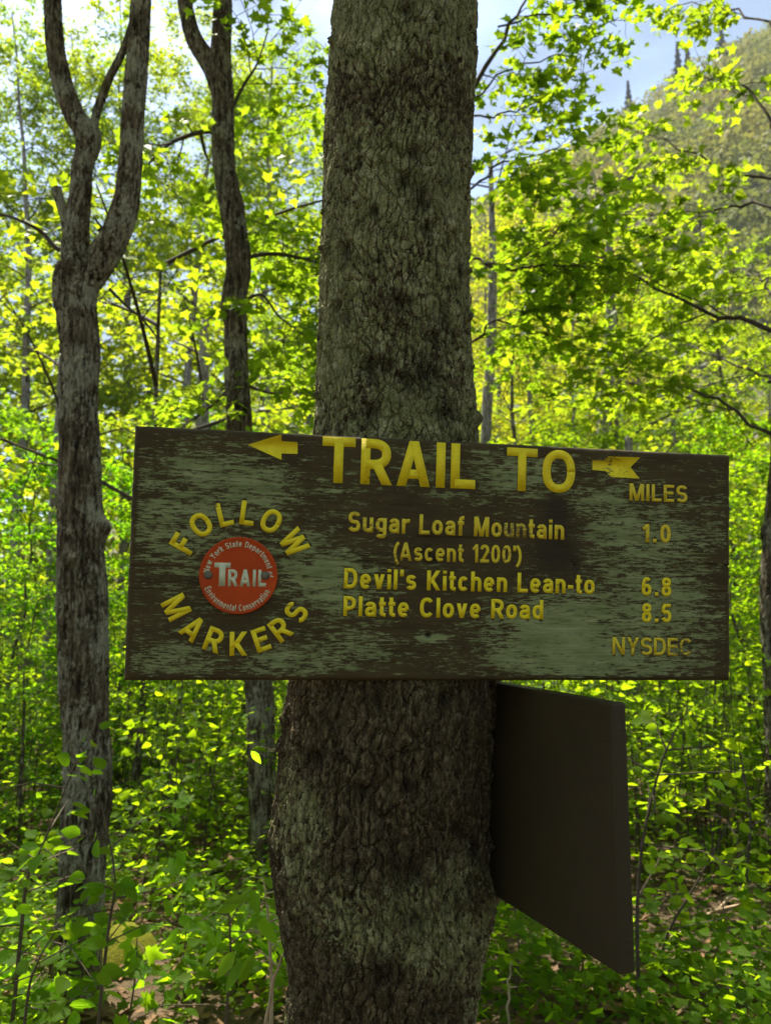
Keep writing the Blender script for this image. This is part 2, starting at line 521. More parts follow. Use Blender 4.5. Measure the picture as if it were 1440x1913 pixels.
def grow_maple(seed, H, r0, crown0, spread, nlimb, nsub, ntwig, nleaf, lsize, lean=(0, 0), conic=0.6, wig=0.10):
    """A whole maple at the origin: trunk tube, branch tubes, leaf arrays."""
    rng = np.random.RandomState(seed)
    nz = 14
    z = np.linspace(-0.1, H * 0.97, nz)
    w = np.cumsum(rng.randn(nz, 2) * wig, 0) * (z / H)[:, None] * 0.8
    tp = np.c_[w[:, 0] + lean[0] * z, w[:, 1] + lean[1] * z, z]
    tr = r0 * (1 - 0.93 * np.clip(z / H, 0, 1) ** 0.9); tr[0] *= 1.35
    tk, br, lv = Tubes(), Tubes(), Leaves()
    path = smooth_path(np.c_[tp, tr], 44)
    tk.add(path[:, :3], path[:, 3], 12)
    for k in range(nlimb):
        t = crown0 + (0.96 - crown0) * (k + 0.7 * rng.rand()) / nlimb
        f = t * (len(path) - 1); i = min(int(f), len(path) - 2)
        p = path[i, :3]; az = k * 2.4 + rng.rand() * 0.9
        u = (t - crown0) / (0.97 - crown0)
        prof = (1 - conic * u) * min(1.0, 0.45 + 2.2 * u)
        L = spread * prof * rng.uniform(0.75, 1.2)
        el = 0.35 + 0.7 * u
        d = np.array([math.cos(az) * math.cos(el), math.sin(az) * math.cos(el), math.sin(el)])
        q = [p]
        for j in range(6):
            d = d + rng.randn(3) * 0.12 + np.array([0, 0, -0.09])
            d /= np.linalg.norm(d); q.append(q[-1] + d * L / 6)
        rr = np.linspace(max(0.006, path[i, 3] * 0.32), 0.003, 7)
        dress_limb(rng, br, lv, np.array(q), rr, nsub, L * 0.42, ntwig, 0.42 * spread / 2.8, nleaf, lsize, 0.22, 0.3)
    return tk, br, lv

def plant_tree(name, loc, tk, br, lv, bark, color, label, group=None, tmpl=MAPLE_MID, mat=None, singles=0, rng=None, rotz=0.0, scale=1.0, cat='tree', local=True):
    """tk/br/lv in tree coordinates (local) or in the world's (local=False)."""
    mat = mat or M_LEAF
    root = link(name, None, loc=Vector([float(c) for c in loc]))
    root.rotation_euler[2] = rotz; root.scale = (scale,) * 3
    tag(root, label, cat, group)
    off = np.zeros(3) if local else np.array(loc, float)
    def shift(T):
        T.v = [v - off for v in T.v]
        return T
    parts = []
    if tk is not None and tk.n: parts.append(link('trunk', shift(tk).mesh('trunk', bark), root))
    if br is not None and br.n:
        o = link('branches', shift(br).mesh('branches', M_TWIG), root); o['kind'] = 'stuff'; parts.append(o)
    arr = lv.arrays()
    if singles:
        u, v, d = project(arr[0] + (np.array(loc) if local else 0))
        px = arr[3] * F_PX / np.maximum(d, 0.1)
        inside = (u > 5) & (u < 1435) & (v > 5) & (v < 1905) & (d > 0.2) & ~((u > 560) & (u < 905)) & (px >= 10)
        order = np.argsort(-(px * inside))[:singles]
        order = order[inside[order]]
        if len(order):
            keep = np.ones(len(px), bool); keep[order] = False
            sel = [q[order].copy() for q in arr]
            if local: sel[0] = sel[0] + np.array(loc)
            leaf_objects(root, 'maple', MAPLE_HI, mat, sel, color, rng or np.random.RandomState(5))
            arr = [q[keep] for q in arr]
    arr[0] = arr[0] - off
    o = put_leaves('foliage', arr[0], arr[1], arr[2], arr[3], tmpl, mat, root, color); o['kind'] = 'stuff'
    parts.append(o)
    return root, parts

def copy_tree(root, parts, loc, rotz, scale, color, label, group=None, name=None):
    r = root.copy(); COL.objects.link(r)
    if name: r.name = name
    r.location = loc; r.rotation_euler[2] = rotz; r.scale = (scale,) * 3
    tag(r, label, None, group)
    for p in parts:
        c = p.copy(); COL.objects.link(c); c.parent = r
        if p.name.startswith('foliage'): c.color = (*color, 1)
    return r

# ------------------------------------------------------------------ bark on real geometry
def bark_height(s, t, circ, seed, cell=0.016, tall=2.2, depth=0.0045):
    """Scaly plates and furrows in metres; s runs round the trunk (periodic in circ), t up it."""
    px = max(4, int(round(circ / cell)))
    k = px / circ
    a = s / circ
    wy = fbm(a * 24, t * 22, seed + 50, 3, 24)
    wx = fbm(a * 20, t * 30, seed + 60, 3, 20)
    f1, f2, cid = worley(s * k + 0.9 * wx, t * k / tall + 0.9 * wy, seed, px)
    plate = sstep(0.01, 0.15, f2 - f1)
    p2 = min(px * 2, 256)
    g1, g2, gid = worley(a * p2 + 1.8 * wx, t * k * 2 / 1.7 + 1.6 * wy, seed + 7, p2)
    fine = sstep(0.0, 0.28, g2 - g1)
    tilt = (f1 - 0.4) * (cid - 0.5)
    return depth * (plate * (0.75 + 0.45 * cid) + 0.22 * fine * (0.5 + gid) + 0.3 * tilt - 1.15)

def bark_tube(name, ctrl, mat, parent, na, dl, seed, cell, tall, depth, lumps=(), lump_amp=0.085):
    """ctrl rows x,y,z,r; a dense tube with modelled bark."""
    c = np.asarray(ctrl, float)
    L = np.linalg.norm(np.diff(c[:, :3], axis=0), axis=1).sum()
    n = max(12, int(L / dl))
    p = smooth_path(c, n)
    T = np.gradient(p[:, :3], axis=0); T /= np.linalg.norm(T, axis=1, keepdims=True)
    A = np.cross(np.array([0, 1.0, 0]), T); A /= np.linalg.norm(A, axis=1, keepdims=True)
    B = np.cross(T, A)
    th = np.arange(na) * 2 * np.pi / na
    rm = p[:, 3].mean(); circ = 2 * np.pi * rm
    t = np.concatenate([[0], np.cumsum(np.linalg.norm(np.diff(p[:, :3], axis=0), axis=1))])
    TH, TT = np.meshgrid(th, t)
    S = TH / (2 * np.pi) * circ
    r = p[:, 3][:, None] * (1 + lump_amp * fbm(TH / (2 * np.pi) * 5, TT * 4, seed + 3, 3, 5)) + bark_height(S, TT, circ, seed, cell, tall, depth)
    V = p[:, None, :3] + r[..., None] * (np.cos(TH)[..., None] * A[:, None] + np.sin(TH)[..., None] * B[:, None])
    for (q, rad, amp) in lumps:
        d = V - np.asarray(q)
        w = np.exp(-(d ** 2).sum(-1) / rad ** 2)
        out = V - p[:, None, :3]; out /= np.linalg.norm(out, axis=-1, keepdims=True)
        V = V + out * (w * amp)[..., None]
    V = V.reshape(-1, 3)
    i = np.arange(n - 1)[:, None] * na; j = np.arange(na)[None]; k = (j + 1) % na
    q = np.stack([i + j, i + k, i + na + k, i + na + j], -1).reshape(-1, 4)
    caps = [np.arange(na)[::-1][None], (np.arange(na) + (n - 1) * na)[None]]
    if parent is not None: V = V - np.array(parent.location)
    return link(name, new_mesh(name, V, [q] + caps, mat, True), parent)

RS = np.random.RandomState(2024)
build_ground()
build_hill(np.random.RandomState(3))

# ------------------------------------------------------------------ the big tree that carries the signs
EDGE = [(-60, 624, 897), (0, 620, 895), (100, 612, 893), (200, 608, 890), (300, 607, 887), (400, 601, 883), (500, 597, 880), (600, 594, 880), (700, 588, 886),
        (780, 583, 893), (900, 572, 900), (1100, 552, 922), (1275, 538, 932), (1340, 528, 928), (1400, 520, 922), (1500, 510, 918), (1600, 505, 920),
        (1690, 514, 926), (1750, 522, 914), (1800, 528, 901), (1913, 530, 886), (1990, 526, 884)]
def main_axis_y(z): return 1.325 - 0.060 * (z - 1.667)
rows = []
for v, ul, ur in EDGE:
    Y = 1.3
    for _ in range(4):
        z = P(720, v, Y)[2]; Y = main_axis_y(z)
    dl, dr = ray(ul, v), ray(ur, v)
    pl, pr = math.atan2(dl[0], dl[1]), math.atan2(dr[0], dr[1])
    c, al = (pl + pr) / 2, (pr - pl) / 2
    rows.append((z, Y * math.tan(c), (Y / math.cos(c)) * math.sin(al)))
rows = np.array(sorted(rows))
z_lo, z_hi = rows[0], rows[-1]
prof = np.vstack([[-0.15, z_lo[1] - 0.02, 0.275], [0.1, z_lo[1] - 0.012, 0.215], [0.45, z_lo[1] - 0.005, 0.172], rows,
                  [4.0, z_hi[1] + 0.02, 0.150], [6.0, z_hi[1] + 0.12, 0.135], [9.0, z_hi[1] + 0.2, 0.09], [12.0, z_hi[1] + 0.1, 0.03]])

def main_trunk():
    root = link('maple_tree', None, loc=(float(z_lo[1]), 1.42, 0.0))
    tag(root, 'large lichen-covered tree trunk carrying the two wooden trail boards', 'tree')
    zz = np.concatenate([np.linspace(-0.15, 0.86, 50)[:-1], np.arange(0.86, 2.86, 0.0027), np.linspace(2.87, 12.0, 70)])
    na = 520
    cxz = np.interp(zz, prof[:, 0], prof[:, 1]); rz = np.interp(zz, prof[:, 0], prof[:, 2])
    k = np.ones(25) / 25
    for arr in (cxz, rz):
        arr[30:-30] = np.convolve(arr, k, 'same')[30:-30]
    cyz = main_axis_y(np.minimum(zz, 3.2))
    th = np.concatenate([np.linspace(-np.pi - 0.30, 0.30, 451)[:-1], np.linspace(0.30, np.pi - 0.30, 71)[:-1]])   # finer on the side that carries the signs
    TH, ZZ = np.meshgrid(th, zz)
    TH = np.where(TH < -np.pi, TH + 2 * np.pi, TH)
    circ = 2 * np.pi * 0.155
    S = (TH + np.pi) / (2 * np.pi) * circ
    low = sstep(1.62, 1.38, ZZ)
    up = bark_height(S, ZZ, circ, 21, 0.0140, 2.3, 0.0056)
    dn = bark_height(S, ZZ, circ, 33, 0.0165, 4.0, 0.0075)
    dsp = up * (1 - low) + dn * low
    u5 = (TH + np.pi) / (2 * np.pi)
    big = fbm(u5 * 6, ZZ * 5, 61, 3, 6) * 0.005 + fbm(u5 * 20, ZZ * 16, 64, 3, 20) * 0.0022
    # long furrows, stronger on the flanks and low on the trunk
    fur = fbm(u5 * 46 + 1.2 * fbm(u5 * 6, ZZ * 6, 90, 2, 6), ZZ * 7, 67, 3, 46)
    flank = np.clip(np.abs(np.cos(TH)) - 0.45, 0, 1) * 1.6
    dsp = dsp + big - 0.0085 * np.clip(fur + 0.1, 0, 1) * (0.5 + 0.9 * flank + 1.0 * low)
    # pits, knobs and burrs
    r = np.random.RandomState(8)
    dark_spot = np.zeros_like(TH)
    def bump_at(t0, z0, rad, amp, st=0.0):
        nonlocal dsp, dark_spot
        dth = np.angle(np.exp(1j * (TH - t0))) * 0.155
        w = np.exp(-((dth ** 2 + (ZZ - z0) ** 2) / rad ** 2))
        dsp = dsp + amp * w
        if st: dark_spot = np.maximum(dark_spot, st * np.exp(-((dth ** 2 + ((ZZ - z0) / 1.25) ** 2) / (rad * 1.5) ** 2)))  # pits and knobs also get a darker base colour
    def front(u, v):          # where on the trunk a photo pixel falls
        c = np.interp(P(720, v, 1.2)[2], prof[:, 0], prof[:, 1]); rad = np.interp(P(720, v, 1.2)[2], prof[:, 0], prof[:, 2])
        x = (u - CX) / F_PX * 1.24
        t0 = -math.acos(max(-0.98, min(0.98, (x - c) / rad)))
        Yp = main_axis_y(1.7) + rad * math.sin(t0)
        return t0, P(u, v, Yp)[2]
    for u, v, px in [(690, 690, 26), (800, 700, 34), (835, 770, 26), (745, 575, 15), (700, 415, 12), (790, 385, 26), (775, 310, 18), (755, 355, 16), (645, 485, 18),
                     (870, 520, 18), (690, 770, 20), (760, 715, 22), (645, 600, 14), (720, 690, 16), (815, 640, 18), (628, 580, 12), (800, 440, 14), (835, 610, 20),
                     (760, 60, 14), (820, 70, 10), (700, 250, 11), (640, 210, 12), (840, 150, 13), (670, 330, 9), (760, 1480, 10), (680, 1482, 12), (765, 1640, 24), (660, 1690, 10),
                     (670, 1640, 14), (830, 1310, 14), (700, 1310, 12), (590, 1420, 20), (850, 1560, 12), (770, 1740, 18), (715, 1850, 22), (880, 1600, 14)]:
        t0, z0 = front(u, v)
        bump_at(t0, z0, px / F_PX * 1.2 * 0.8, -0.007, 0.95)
        bump_at(t0 + r.uniform(-.08, .08), z0 + r.uniform(0.008, 0.02), px / F_PX * 1.2 * 0.5, 0.004)
    for u, v, px, a in [(886, 345, 9, .010), (881, 520, 10, .011), (879, 600, 12, .012), (888, 690, 9, .008), (893, 785, 16, .016), (884, 440, 8, .008), (607, 115, 10, .012),
                        (600, 480, 11, .013), (598, 415, 8, .010), (592, 590, 7, .008), (586, 740, 8, .007), (530, 1345, 18, .012), (516, 1400, 16, .010), (508, 1585, 22, .010),
                        (925, 1690, 24, .012), (919, 1590, 14, .009), (527, 1660, 14, .010)]:
        t0, z0 = front(u, v)
        bump_at(t0, z0, px / F_PX * 1.3, a, 0.5)
    for _ in range(90):
        bump_at(r.uniform(-np.pi, np.pi), r.uniform(0.9, 2.8), r.uniform(0.006, 0.015), r.choice([-0.005, 0.005]), r.choice([0, 0.5]))
    # one long vertical split below the sign
    z1, z2 = front(726, 1545), front(748, 1700)
    tt = np.clip((ZZ - z2[1]) / (z1[1] - z2[1]), 0, 1)
    dth = np.angle(np.exp(1j * (TH - (z2[0] + (z1[0] - z2[0]) * tt)))) * 0.155
    ins = sstep(0, 0.12, tt) * sstep(1, 0.9, tt)
    dsp = dsp - 0.011 * np.exp(-(dth / 0.0045) ** 2) * ins + 0.004 * np.exp(-((np.abs(dth) - 0.014) / 0.008) ** 2) * ins
    R = rz[:, None] + dsp - 0.001
    V = np.stack([cxz[:, None] + R * np.cos(TH), cyz[:, None] + R * np.sin(TH), ZZ], -1).reshape(-1, 3) - np.array(root.location)
    n = len(zz)
    i = np.arange(n - 1)[:, None] * na; j = np.arange(na)[None]; kk = (j + 1) % na
    q = np.stack([i + j, i + kk, i + na + kk, i + na + j], -1).reshape(-1, 4)
    m, nt, out = mat_new('main_bark')
    pb = N(nt, 'ShaderNodeBsdfPrincipled', Roughness=0.9); pb.inputs['Specular IOR Level'].default_value = 0.15
    co = nt.nodes.new('ShaderNodeTexCoord').outputs['Object']
    wv = N(nt, 'ShaderNodeTexNoise', Scale=70.0, Detail=4.0, Roughness=0.6); nt.links.new(co, wv.inputs['Vector'])
    sub = N(nt, 'ShaderNodeVectorMath', operation='MULTIPLY_ADD'); nt.links.new(wv.outputs['Color'], sub.inputs[0])
    sub.inputs[1].default_value = (0.009, 0.009, 0.009); nt.links.new(co, sub.inputs[2])
    wco = sub.outputs[0]
    mp = N(nt, 'ShaderNodeMapping'); mp.inputs['Scale'].default_value = (1, 1, 0.5); nt.links.new(wco, mp.inputs['Vector'])
    vc = N(nt, 'ShaderNodeTexVoronoi', Scale=150.0); nt.links.new(mp.outputs[0], vc.inputs['Vector'])
    ve = N(nt, 'ShaderNodeTexVoronoi', Scale=150.0, feature='DISTANCE_TO_EDGE'); nt.links.new(mp.outputs[0], ve.inputs['Vector'])
    sepc = nt.nodes.new('ShaderNodeSeparateColor'); nt.links.new(vc.outputs['Color'], sepc.inputs[0])
    fin = noise(nt, 240, 6, 0.72, co, (1, 1, 0.5)); big_ = noise(nt, 7, 4, 0.6, co)
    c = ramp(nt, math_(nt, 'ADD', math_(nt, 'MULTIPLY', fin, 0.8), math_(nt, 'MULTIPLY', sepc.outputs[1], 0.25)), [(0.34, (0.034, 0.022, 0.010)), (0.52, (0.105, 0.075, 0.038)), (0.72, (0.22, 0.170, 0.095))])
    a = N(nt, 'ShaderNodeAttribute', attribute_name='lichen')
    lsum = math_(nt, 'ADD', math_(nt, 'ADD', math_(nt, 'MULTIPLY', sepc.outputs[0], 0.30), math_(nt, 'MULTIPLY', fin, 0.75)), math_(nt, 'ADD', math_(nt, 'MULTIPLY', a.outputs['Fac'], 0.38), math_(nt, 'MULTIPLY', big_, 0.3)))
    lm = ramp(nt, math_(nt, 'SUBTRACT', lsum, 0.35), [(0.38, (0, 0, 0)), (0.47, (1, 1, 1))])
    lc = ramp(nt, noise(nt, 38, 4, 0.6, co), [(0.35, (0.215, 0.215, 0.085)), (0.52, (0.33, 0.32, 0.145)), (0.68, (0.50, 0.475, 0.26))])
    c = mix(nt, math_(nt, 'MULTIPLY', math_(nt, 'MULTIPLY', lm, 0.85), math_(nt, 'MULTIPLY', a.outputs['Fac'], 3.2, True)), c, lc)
    s = N(nt, 'ShaderNodeAttribute', attribute_name='dark_spot')
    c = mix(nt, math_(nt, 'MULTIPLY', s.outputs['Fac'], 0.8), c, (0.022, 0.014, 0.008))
    nt.links.new(c, pb.inputs['Base Color'])
    b = N(nt, 'ShaderNodeBump', Strength=1.0, Distance=0.005)
    ed = math_(nt, 'MINIMUM', math_(nt, 'MULTIPLY', ve.outputs['Distance'], 5.0), 1.0)
    nt.links.new(math_(nt, 'ADD', math_(nt, 'MULTIPLY', fin, 1.1), math_(nt, 'MULTIPLY', ed, 0.9)), b.inputs['Height'])
    nt.links.new(b.outputs[0], pb.inputs['Normal']); nt.links.new(pb.outputs[0], out.inputs['Surface'])
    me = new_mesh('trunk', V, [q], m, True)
    attr(me, 'lichen', np.clip(0.62 + 0.6 * fbm(u5 * 8, ZZ * 7, 81, 4, 8) - low * (0.42 + 0.5 * sstep(1.15, 1.45, ZZ)), 0, 1))  # less lichen low down; barest just under the sign, painting in its shadow
    attr(me, 'dark_spot', np.clip(dark_spot, 0, 1))
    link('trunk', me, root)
    return root

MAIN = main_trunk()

# ------------------------------------------------------------------ stroke lettering in the manner of the routed signs
def glyph(ch, w, cond=1.0):
    """Centre-line strokes of one letter, capital height 1; returns (strokes, width). 'P' polyline, 'C' closed, 'D' slanted bar cut level."""
    h = w / 2; X = 0.74
    def E(cx, cy, rx, ry, a0, a1, n=14, p=0.86):
        a = np.radians(np.linspace(a0, a1, n))
        f = lambda q: np.sign(q) * np.abs(q) ** p
        return [(cx + rx * x, cy + ry * y) for x, y in zip(f(np.cos(a)), f(np.sin(a)))]
    U = lambda q: max(q * cond, w * 1.6)
    S = []; Wd = 0.5
    def stem(x, y0=0.0, y1=1.0): S.append(('P', [(x, y0), (x, y1)]))
    def bar(x0, x1, y): S.append(('P', [(x0, y), (x1, y)]))
    def dia(a, b): S.append(('D', [a, b]))
    if ch == 'T': Wd = U(.74); bar(0, Wd, 1 - h); stem(Wd / 2, 0, 1 - h)
    elif ch == 'I': Wd = w; stem(h)
    elif ch == 'L': Wd = U(.58); stem(h); bar(h, Wd, h)
    elif ch == 'E': Wd = U(.62); stem(h); bar(h, Wd, h); bar(h, Wd, 1 - h); bar(h, Wd * .93, .52)
    elif ch == 'F': Wd = U(.58); stem(h); bar(h, Wd, 1 - h); bar(h, Wd * .9, .52)
    elif ch in 'RP':
        Wd = U(.68 if ch == 'R' else .64); stem(h); m = .44 if ch == 'R' else .40
        cyb = (1 - h + m) / 2; ry = (1 - h - m) / 2; xx = Wd - h - min(.25 * cond + .05, Wd / 2)
        S.append(('P', [(h, 1 - h)] + E(xx, cyb, Wd - h - xx, ry, 90, -90) + [(h, m)]))
        if ch == 'R': dia((Wd * .52, .46), (Wd - h * .75, 0))
    elif ch == 'D':
        Wd = U(.70); stem(h); xx = Wd * .45
        S.append(('P', [(h, 1 - h)] + E(xx, .5, Wd - h - xx, .5 - h, 90, -90, 18) + [(h, h)]))
    elif ch == 'A': Wd = U(.78); dia((h * 1.1, 0), (Wd / 2, 1)); dia((Wd - h * 1.1, 0), (Wd / 2, 1)); bar(Wd * .24, Wd * .76, .27)
    elif ch == 'M': Wd = U(.86); stem(h); stem(Wd - h); dia((h * 1.3, 1), (Wd / 2, 0)); dia((Wd - h * 1.3, 1), (Wd / 2, 0))
    elif ch == 'N': Wd = U(.72); stem(h); stem(Wd - h); dia((h * 1.2, 1), (Wd - h * 1.2, 0))
    elif ch == 'W':
        Wd = U(1.04); q = Wd / 4
        for k, (y0, y1) in enumerate(((1, 0), (0, 1), (1, 0), (0, 1))): dia((h + (Wd - 2 * h) * k / 4, y0), (h + (Wd - 2 * h) * (k + 1) / 4, y1))
    elif ch == 'K': Wd = U(.72); stem(h); dia((h * 1.6, .34), (Wd - h * 1.2, 1)); dia((Wd * .38, .52), (Wd - h * 1.1, 0))
    elif ch == 'Y': Wd = U(.72); stem(Wd / 2, 0, .46); dia((Wd / 2, .40), (h * 1.2, 1)); dia((Wd / 2, .40), (Wd - h * 1.2, 1))
    elif ch in 'O0': Wd = U(.80) if ch == 'O' else U(.58); S.append(('C', E(Wd / 2, .5, Wd / 2 - h, .5 - h, 0, 360 - 11, 34)))
    elif ch == 'C': Wd = U(.74); S.append(('P', E(Wd / 2, .5, Wd / 2 - h, .5 - h, 38, 322, 26)))
    elif ch in 'Ss':
        Hh = 1.0 if ch == 'S' else X; Wd = U(.66) if ch == 'S' else U(.54); r = (Hh - w) / 4
        S.append(('P', E(Wd / 2, Hh - h - r, Wd / 2 - h, r, 20, 262, 16) + E(Wd / 2, h + r, Wd / 2 - h, r, 82, -160, 16)))
    elif ch == 'o': Wd = U(.60); S.append(('C', E(Wd / 2, X / 2, Wd / 2 - h, X / 2 - h, 0, 346, 28)))
    elif ch == 'c': Wd = U(.56); S.append(('P', E(Wd / 2, X / 2, Wd / 2 - h, X / 2 - h, 40, 320, 22)))
    elif ch == 'e': Wd = U(.58); S.append(('P', [(h, X / 2 - .01), (Wd - h, X / 2 - .01)])); S.append(('P', E(Wd / 2, X / 2, Wd / 2 - h, X / 2 - h, 0, 318, 24)))
    elif ch == 'a':
        Wd = U(.57); rt = .17
        S.append(('P', E(Wd / 2, X - h - rt, Wd / 2 - h, rt, 165, 0, 12) + [(Wd - h, 0)]))
        S.append(('P', [(Wd - h, .425)] + E(Wd * .45, .245, Wd * .45 - h, .245 - h, 80, 290, 14) + [(Wd - h, .20)]))
    elif ch in 'nhm':
        Wd = U(.57) if ch != 'm' else U(.88); stem(h, 0, 1 if ch == 'h' else X); ry = .22
        if ch == 'm':
            c1 = (h + Wd / 2) / 2; c2 = (Wd / 2 + Wd - h) / 2; rx = (Wd / 2 - h) / 2
            S.append(('P', E(c1, X - h - ry, rx, ry, 175, 0, 10) + [(Wd / 2, 0)])); S.append(('P', E(c2, X - h - ry, rx, ry, 175, 0, 10) + [(Wd - h, 0)]))
        else: S.append(('P', E(Wd / 2, X - h - ry, Wd / 2 - h, ry, 175, 0, 12) + [(Wd - h, 0)]))
    elif ch == 'u': Wd = U(.57); stem(Wd - h, 0, X); S.append(('P', [(h, X)] + E(Wd / 2, h + .22, Wd / 2 - h, .22, 180, 355, 12)))
    elif ch == 'r': Wd = U(.40); stem(h, 0, X); S.append(('P', E(Wd + .02, .42, Wd + .02 - h, X - h - .42, 170, 88, 8)))
    elif ch in 'dp':
        Wd = U(.60); S.append(('C', E(Wd / 2, X / 2, Wd / 2 - h, X / 2 - h, 0, 346, 26)))
        stem(Wd - h, 0, 1) if ch == 'd' else stem(h, -.24, X)
    elif ch == 'g':
        Wd = U(.60); S.append(('C', E(Wd / 2, X / 2 + .02, Wd / 2 - h, X / 2 - h - .02, 0, 346, 26)))
        S.append(('P', [(Wd - h, X)] + E(Wd / 2, -.04, Wd / 2 - h, .14, 0, -158, 10)))
    elif ch == 't': Wd = U(.36); c = Wd * .42; S.append(('P', [(c, .97)] + E(c + .16, h + .10, .16, .10, 180, 262, 6) + [(Wd, h)])); bar(0, Wd, X - h)
    elif ch == 'f': Wd = U(.36); c = Wd * .45; S.append(('P', [(c, 0)] + E(c + .16, 1 - h - .12, .16, .12, 180, 95, 6) + [(Wd + .01, 1 - h)])); bar(0, Wd, X - h)
    elif ch == 'i': Wd = w; stem(h, 0, X); stem(h, X + .10, 1)
    elif ch == 'l': Wd = w; stem(h)
    elif ch == 'v': Wd = U(.58); dia((h * 1.1, X), (Wd / 2, 0)); dia((Wd - h * 1.1, X), (Wd / 2, 0))
    elif ch == 'w':
        Wd = U(.84)
        for k, (y0, y1) in enumerate(((X, 0), (0, X), (X, 0), (0, X))): dia((h + (Wd - 2 * h) * k / 4, y0), (h + (Wd - 2 * h) * (k + 1) / 4, y1))
    elif ch == 'k': Wd = U(.58); stem(h); dia((h * 1.6, .24), (Wd - h * 1.2, X)); dia((Wd * .38, .40), (Wd - h * 1.1, 0))
    elif ch == '1': Wd = U(.36); stem(Wd - h); S.append(('P', [(0, .74), (Wd * .4, .78), (Wd - h, .96)]))
    elif ch == '2': Wd = U(.58); S.append(('P', E(Wd / 2, .71, Wd / 2 - h, .29 - h, 175, -32, 12) + [(h * 1.5, h)])); bar(0, Wd, h)
    elif ch == '5':
        Wd = U(.58); bar(Wd * .16, Wd * .95, 1 - h)
        S.append(('P', [(Wd * .2, 1 - h), (Wd * .14 + .01, .52)])); S.append(('P', [(Wd * .16, .52)] + E(Wd / 2, .33, Wd / 2 - h, .33 - h, 120, -165, 18)))
    elif ch == '6': Wd = U(.58); S.append(('C', E(Wd / 2, .32, Wd / 2 - h, .32 - h, 0, 346, 24))); S.append(('P', E(Wd / 2, .5, Wd / 2 - h, .5 - h, 48, 185, 14)))
    elif ch == '8': Wd = U(.58); S.append(('C', E(Wd / 2, .28, Wd / 2 - h, .29 - h, 0, 346, 22))); S.append(('C', E(Wd / 2, .75, Wd / 2 - h * 1.15, .25 - h, 0, 346, 22)))
    elif ch == '.': Wd = w; stem(h, 0, w * 1.05)
    elif ch == '-': Wd = .30 * cond; bar(0, Wd, .34)
    elif ch == "'": Wd = w * .95; stem(Wd / 2, .66, 1)
    elif ch == '(': Wd = .24; S.append(('P', E(.46, .40, .36, .62, 112, 248, 12, 1.0)))
    elif ch == ')': Wd = .24; S.append(('P', E(-.22, .40, .36, .62, 68, -68, 12, 1.0)))
    elif ch == ' ': Wd = .30 * cond
    return S, Wd

def stroke_polys(S, w):
    """Quads for every stroke: list of (k,4,2)."""
    res = []
    for kind, pts in S:
        p = np.array(pts, float)
        if kind == 'D':
            d = p[1] - p[0]; hx = (w / 2) * np.hypot(*d) / abs(d[1])
            o = np.array([hx, 0]); res.append((np.array([p[0] - o, p[1] - o]), np.array([p[0] + o, p[1] + o])))
        else:
            if kind == 'C': p = np.vstack([p, p[:1]])
            seg = np.diff(p, axis=0); seg /= np.linalg.norm(seg, axis=1, keepdims=True) + 1e-12
            nrm = np.c_[-seg[:, 1], seg[:, 0]]
            if kind == 'C':
                a = np.vstack([nrm[-1:], nrm]); b = np.vstack([nrm, nrm[:1]])
            else:
                a = np.vstack([nrm[:1], nrm]); b = np.vstack([nrm, nrm[-1:]])
            m = a + b; m /= (m * m).sum(1, keepdims=True) / 2
            m = np.clip(m, -1.6, 1.6)
            res.append((p + m * w / 2, p - m * w / 2))
    return res

class Lettering:
    """Collects strokes of letters placed on a plane; builds one mesh and remembers the strokes for routing the board."""
    def __init__(s): s.v, s.q, s.n, s.k, s.out = [], [], 0, 0, []
    def strip(s, A, B, w, depth=0.0003):
        z = w + (s.k % 7) * 0.00004; s.k += 1
        n = len(A)
        s.v.append(np.vstack([np.c_[A, np.full(n, z)], np.c_[B, np.full(n, z)], np.c_[A, np.full(n, z - depth)], np.c_[B, np.full(n, z - depth)]]))
        i = np.arange(n - 1)
        q = [np.stack([i, i + n, i + n + 1, i + 1], -1), np.stack([i, i + 1, i + 2 * n + 1, i + 2 * n], -1), np.stack([i + n, i + 3 * n, i + 3 * n + 1, i + n + 1], -1),
             np.array([[0, 2 * n, 3 * n, n], [n - 1, 2 * n - 1, 4 * n - 1, 3 * n - 1]])]
        s.q.append(np.vstack(q) + s.n); s.n += 4 * n
        s.out.append((A, B))
    def char(s, ch, M, w, z, cond, dx=0.0):
        S, Wd = glyph(ch, w, cond)
        for A, B in stroke_polys(S, w):
            f = lambda q: (np.c_[q[:, 0] + dx, q[:, 1], np.ones(len(q))] @ M.T)[:, :2]
            s.strip(f(A), f(B), z)
        return Wd
    def build(s, name, mat, parent):
        return link(name, new_mesh(name, np.concatenate(s.v), [np.concatenate(s.q)], mat), parent)

def text_width(t, w, cond, gap):
    return sum(glyph(c, w, cond)[1] + gap for c in t) - gap

# ------------------------------------------------------------------ the trail sign board
SW, SH, ST = 0.92, 0.3585, 0.032
def axes(yaw, lean, roll):
    c, s = math.cos, math.sin
    a = np.array([c(roll), 0, s(roll)]); b = np.array([-s(roll), 0, c(roll)])
    Rx = np.array([[1, 0, 0], [0, c(lean), -s(lean)], [0, s(lean), c(lean)]])
    Rz = np.array([[c(yaw), -s(yaw), 0], [s(yaw), c(yaw), 0], [0, 0, 1]])
    a, b = Rz @ Rx @ a, Rz @ Rx @ b
    return a, b, np.cross(a, b)
SA, SB, SN = axes(0.1588, 0.0656, -0.0152)
SC = np.array([0.0946, 1.1542, 1.6676])
SO = SC - SB * SH / 2                        # base of the board
def to_board(u, v):
    """photo pixel -> board coordinates (x along it from the centre, y up from its lower edge)"""
    d = ray(u, v); o = np.array([0, 0, EYE])
    t = ((SO - o) @ SN) / (d @ SN); q = o + d * t - SO
    return np.array([q @ SA, q @ SB])
sign = link('trail_sign', None)
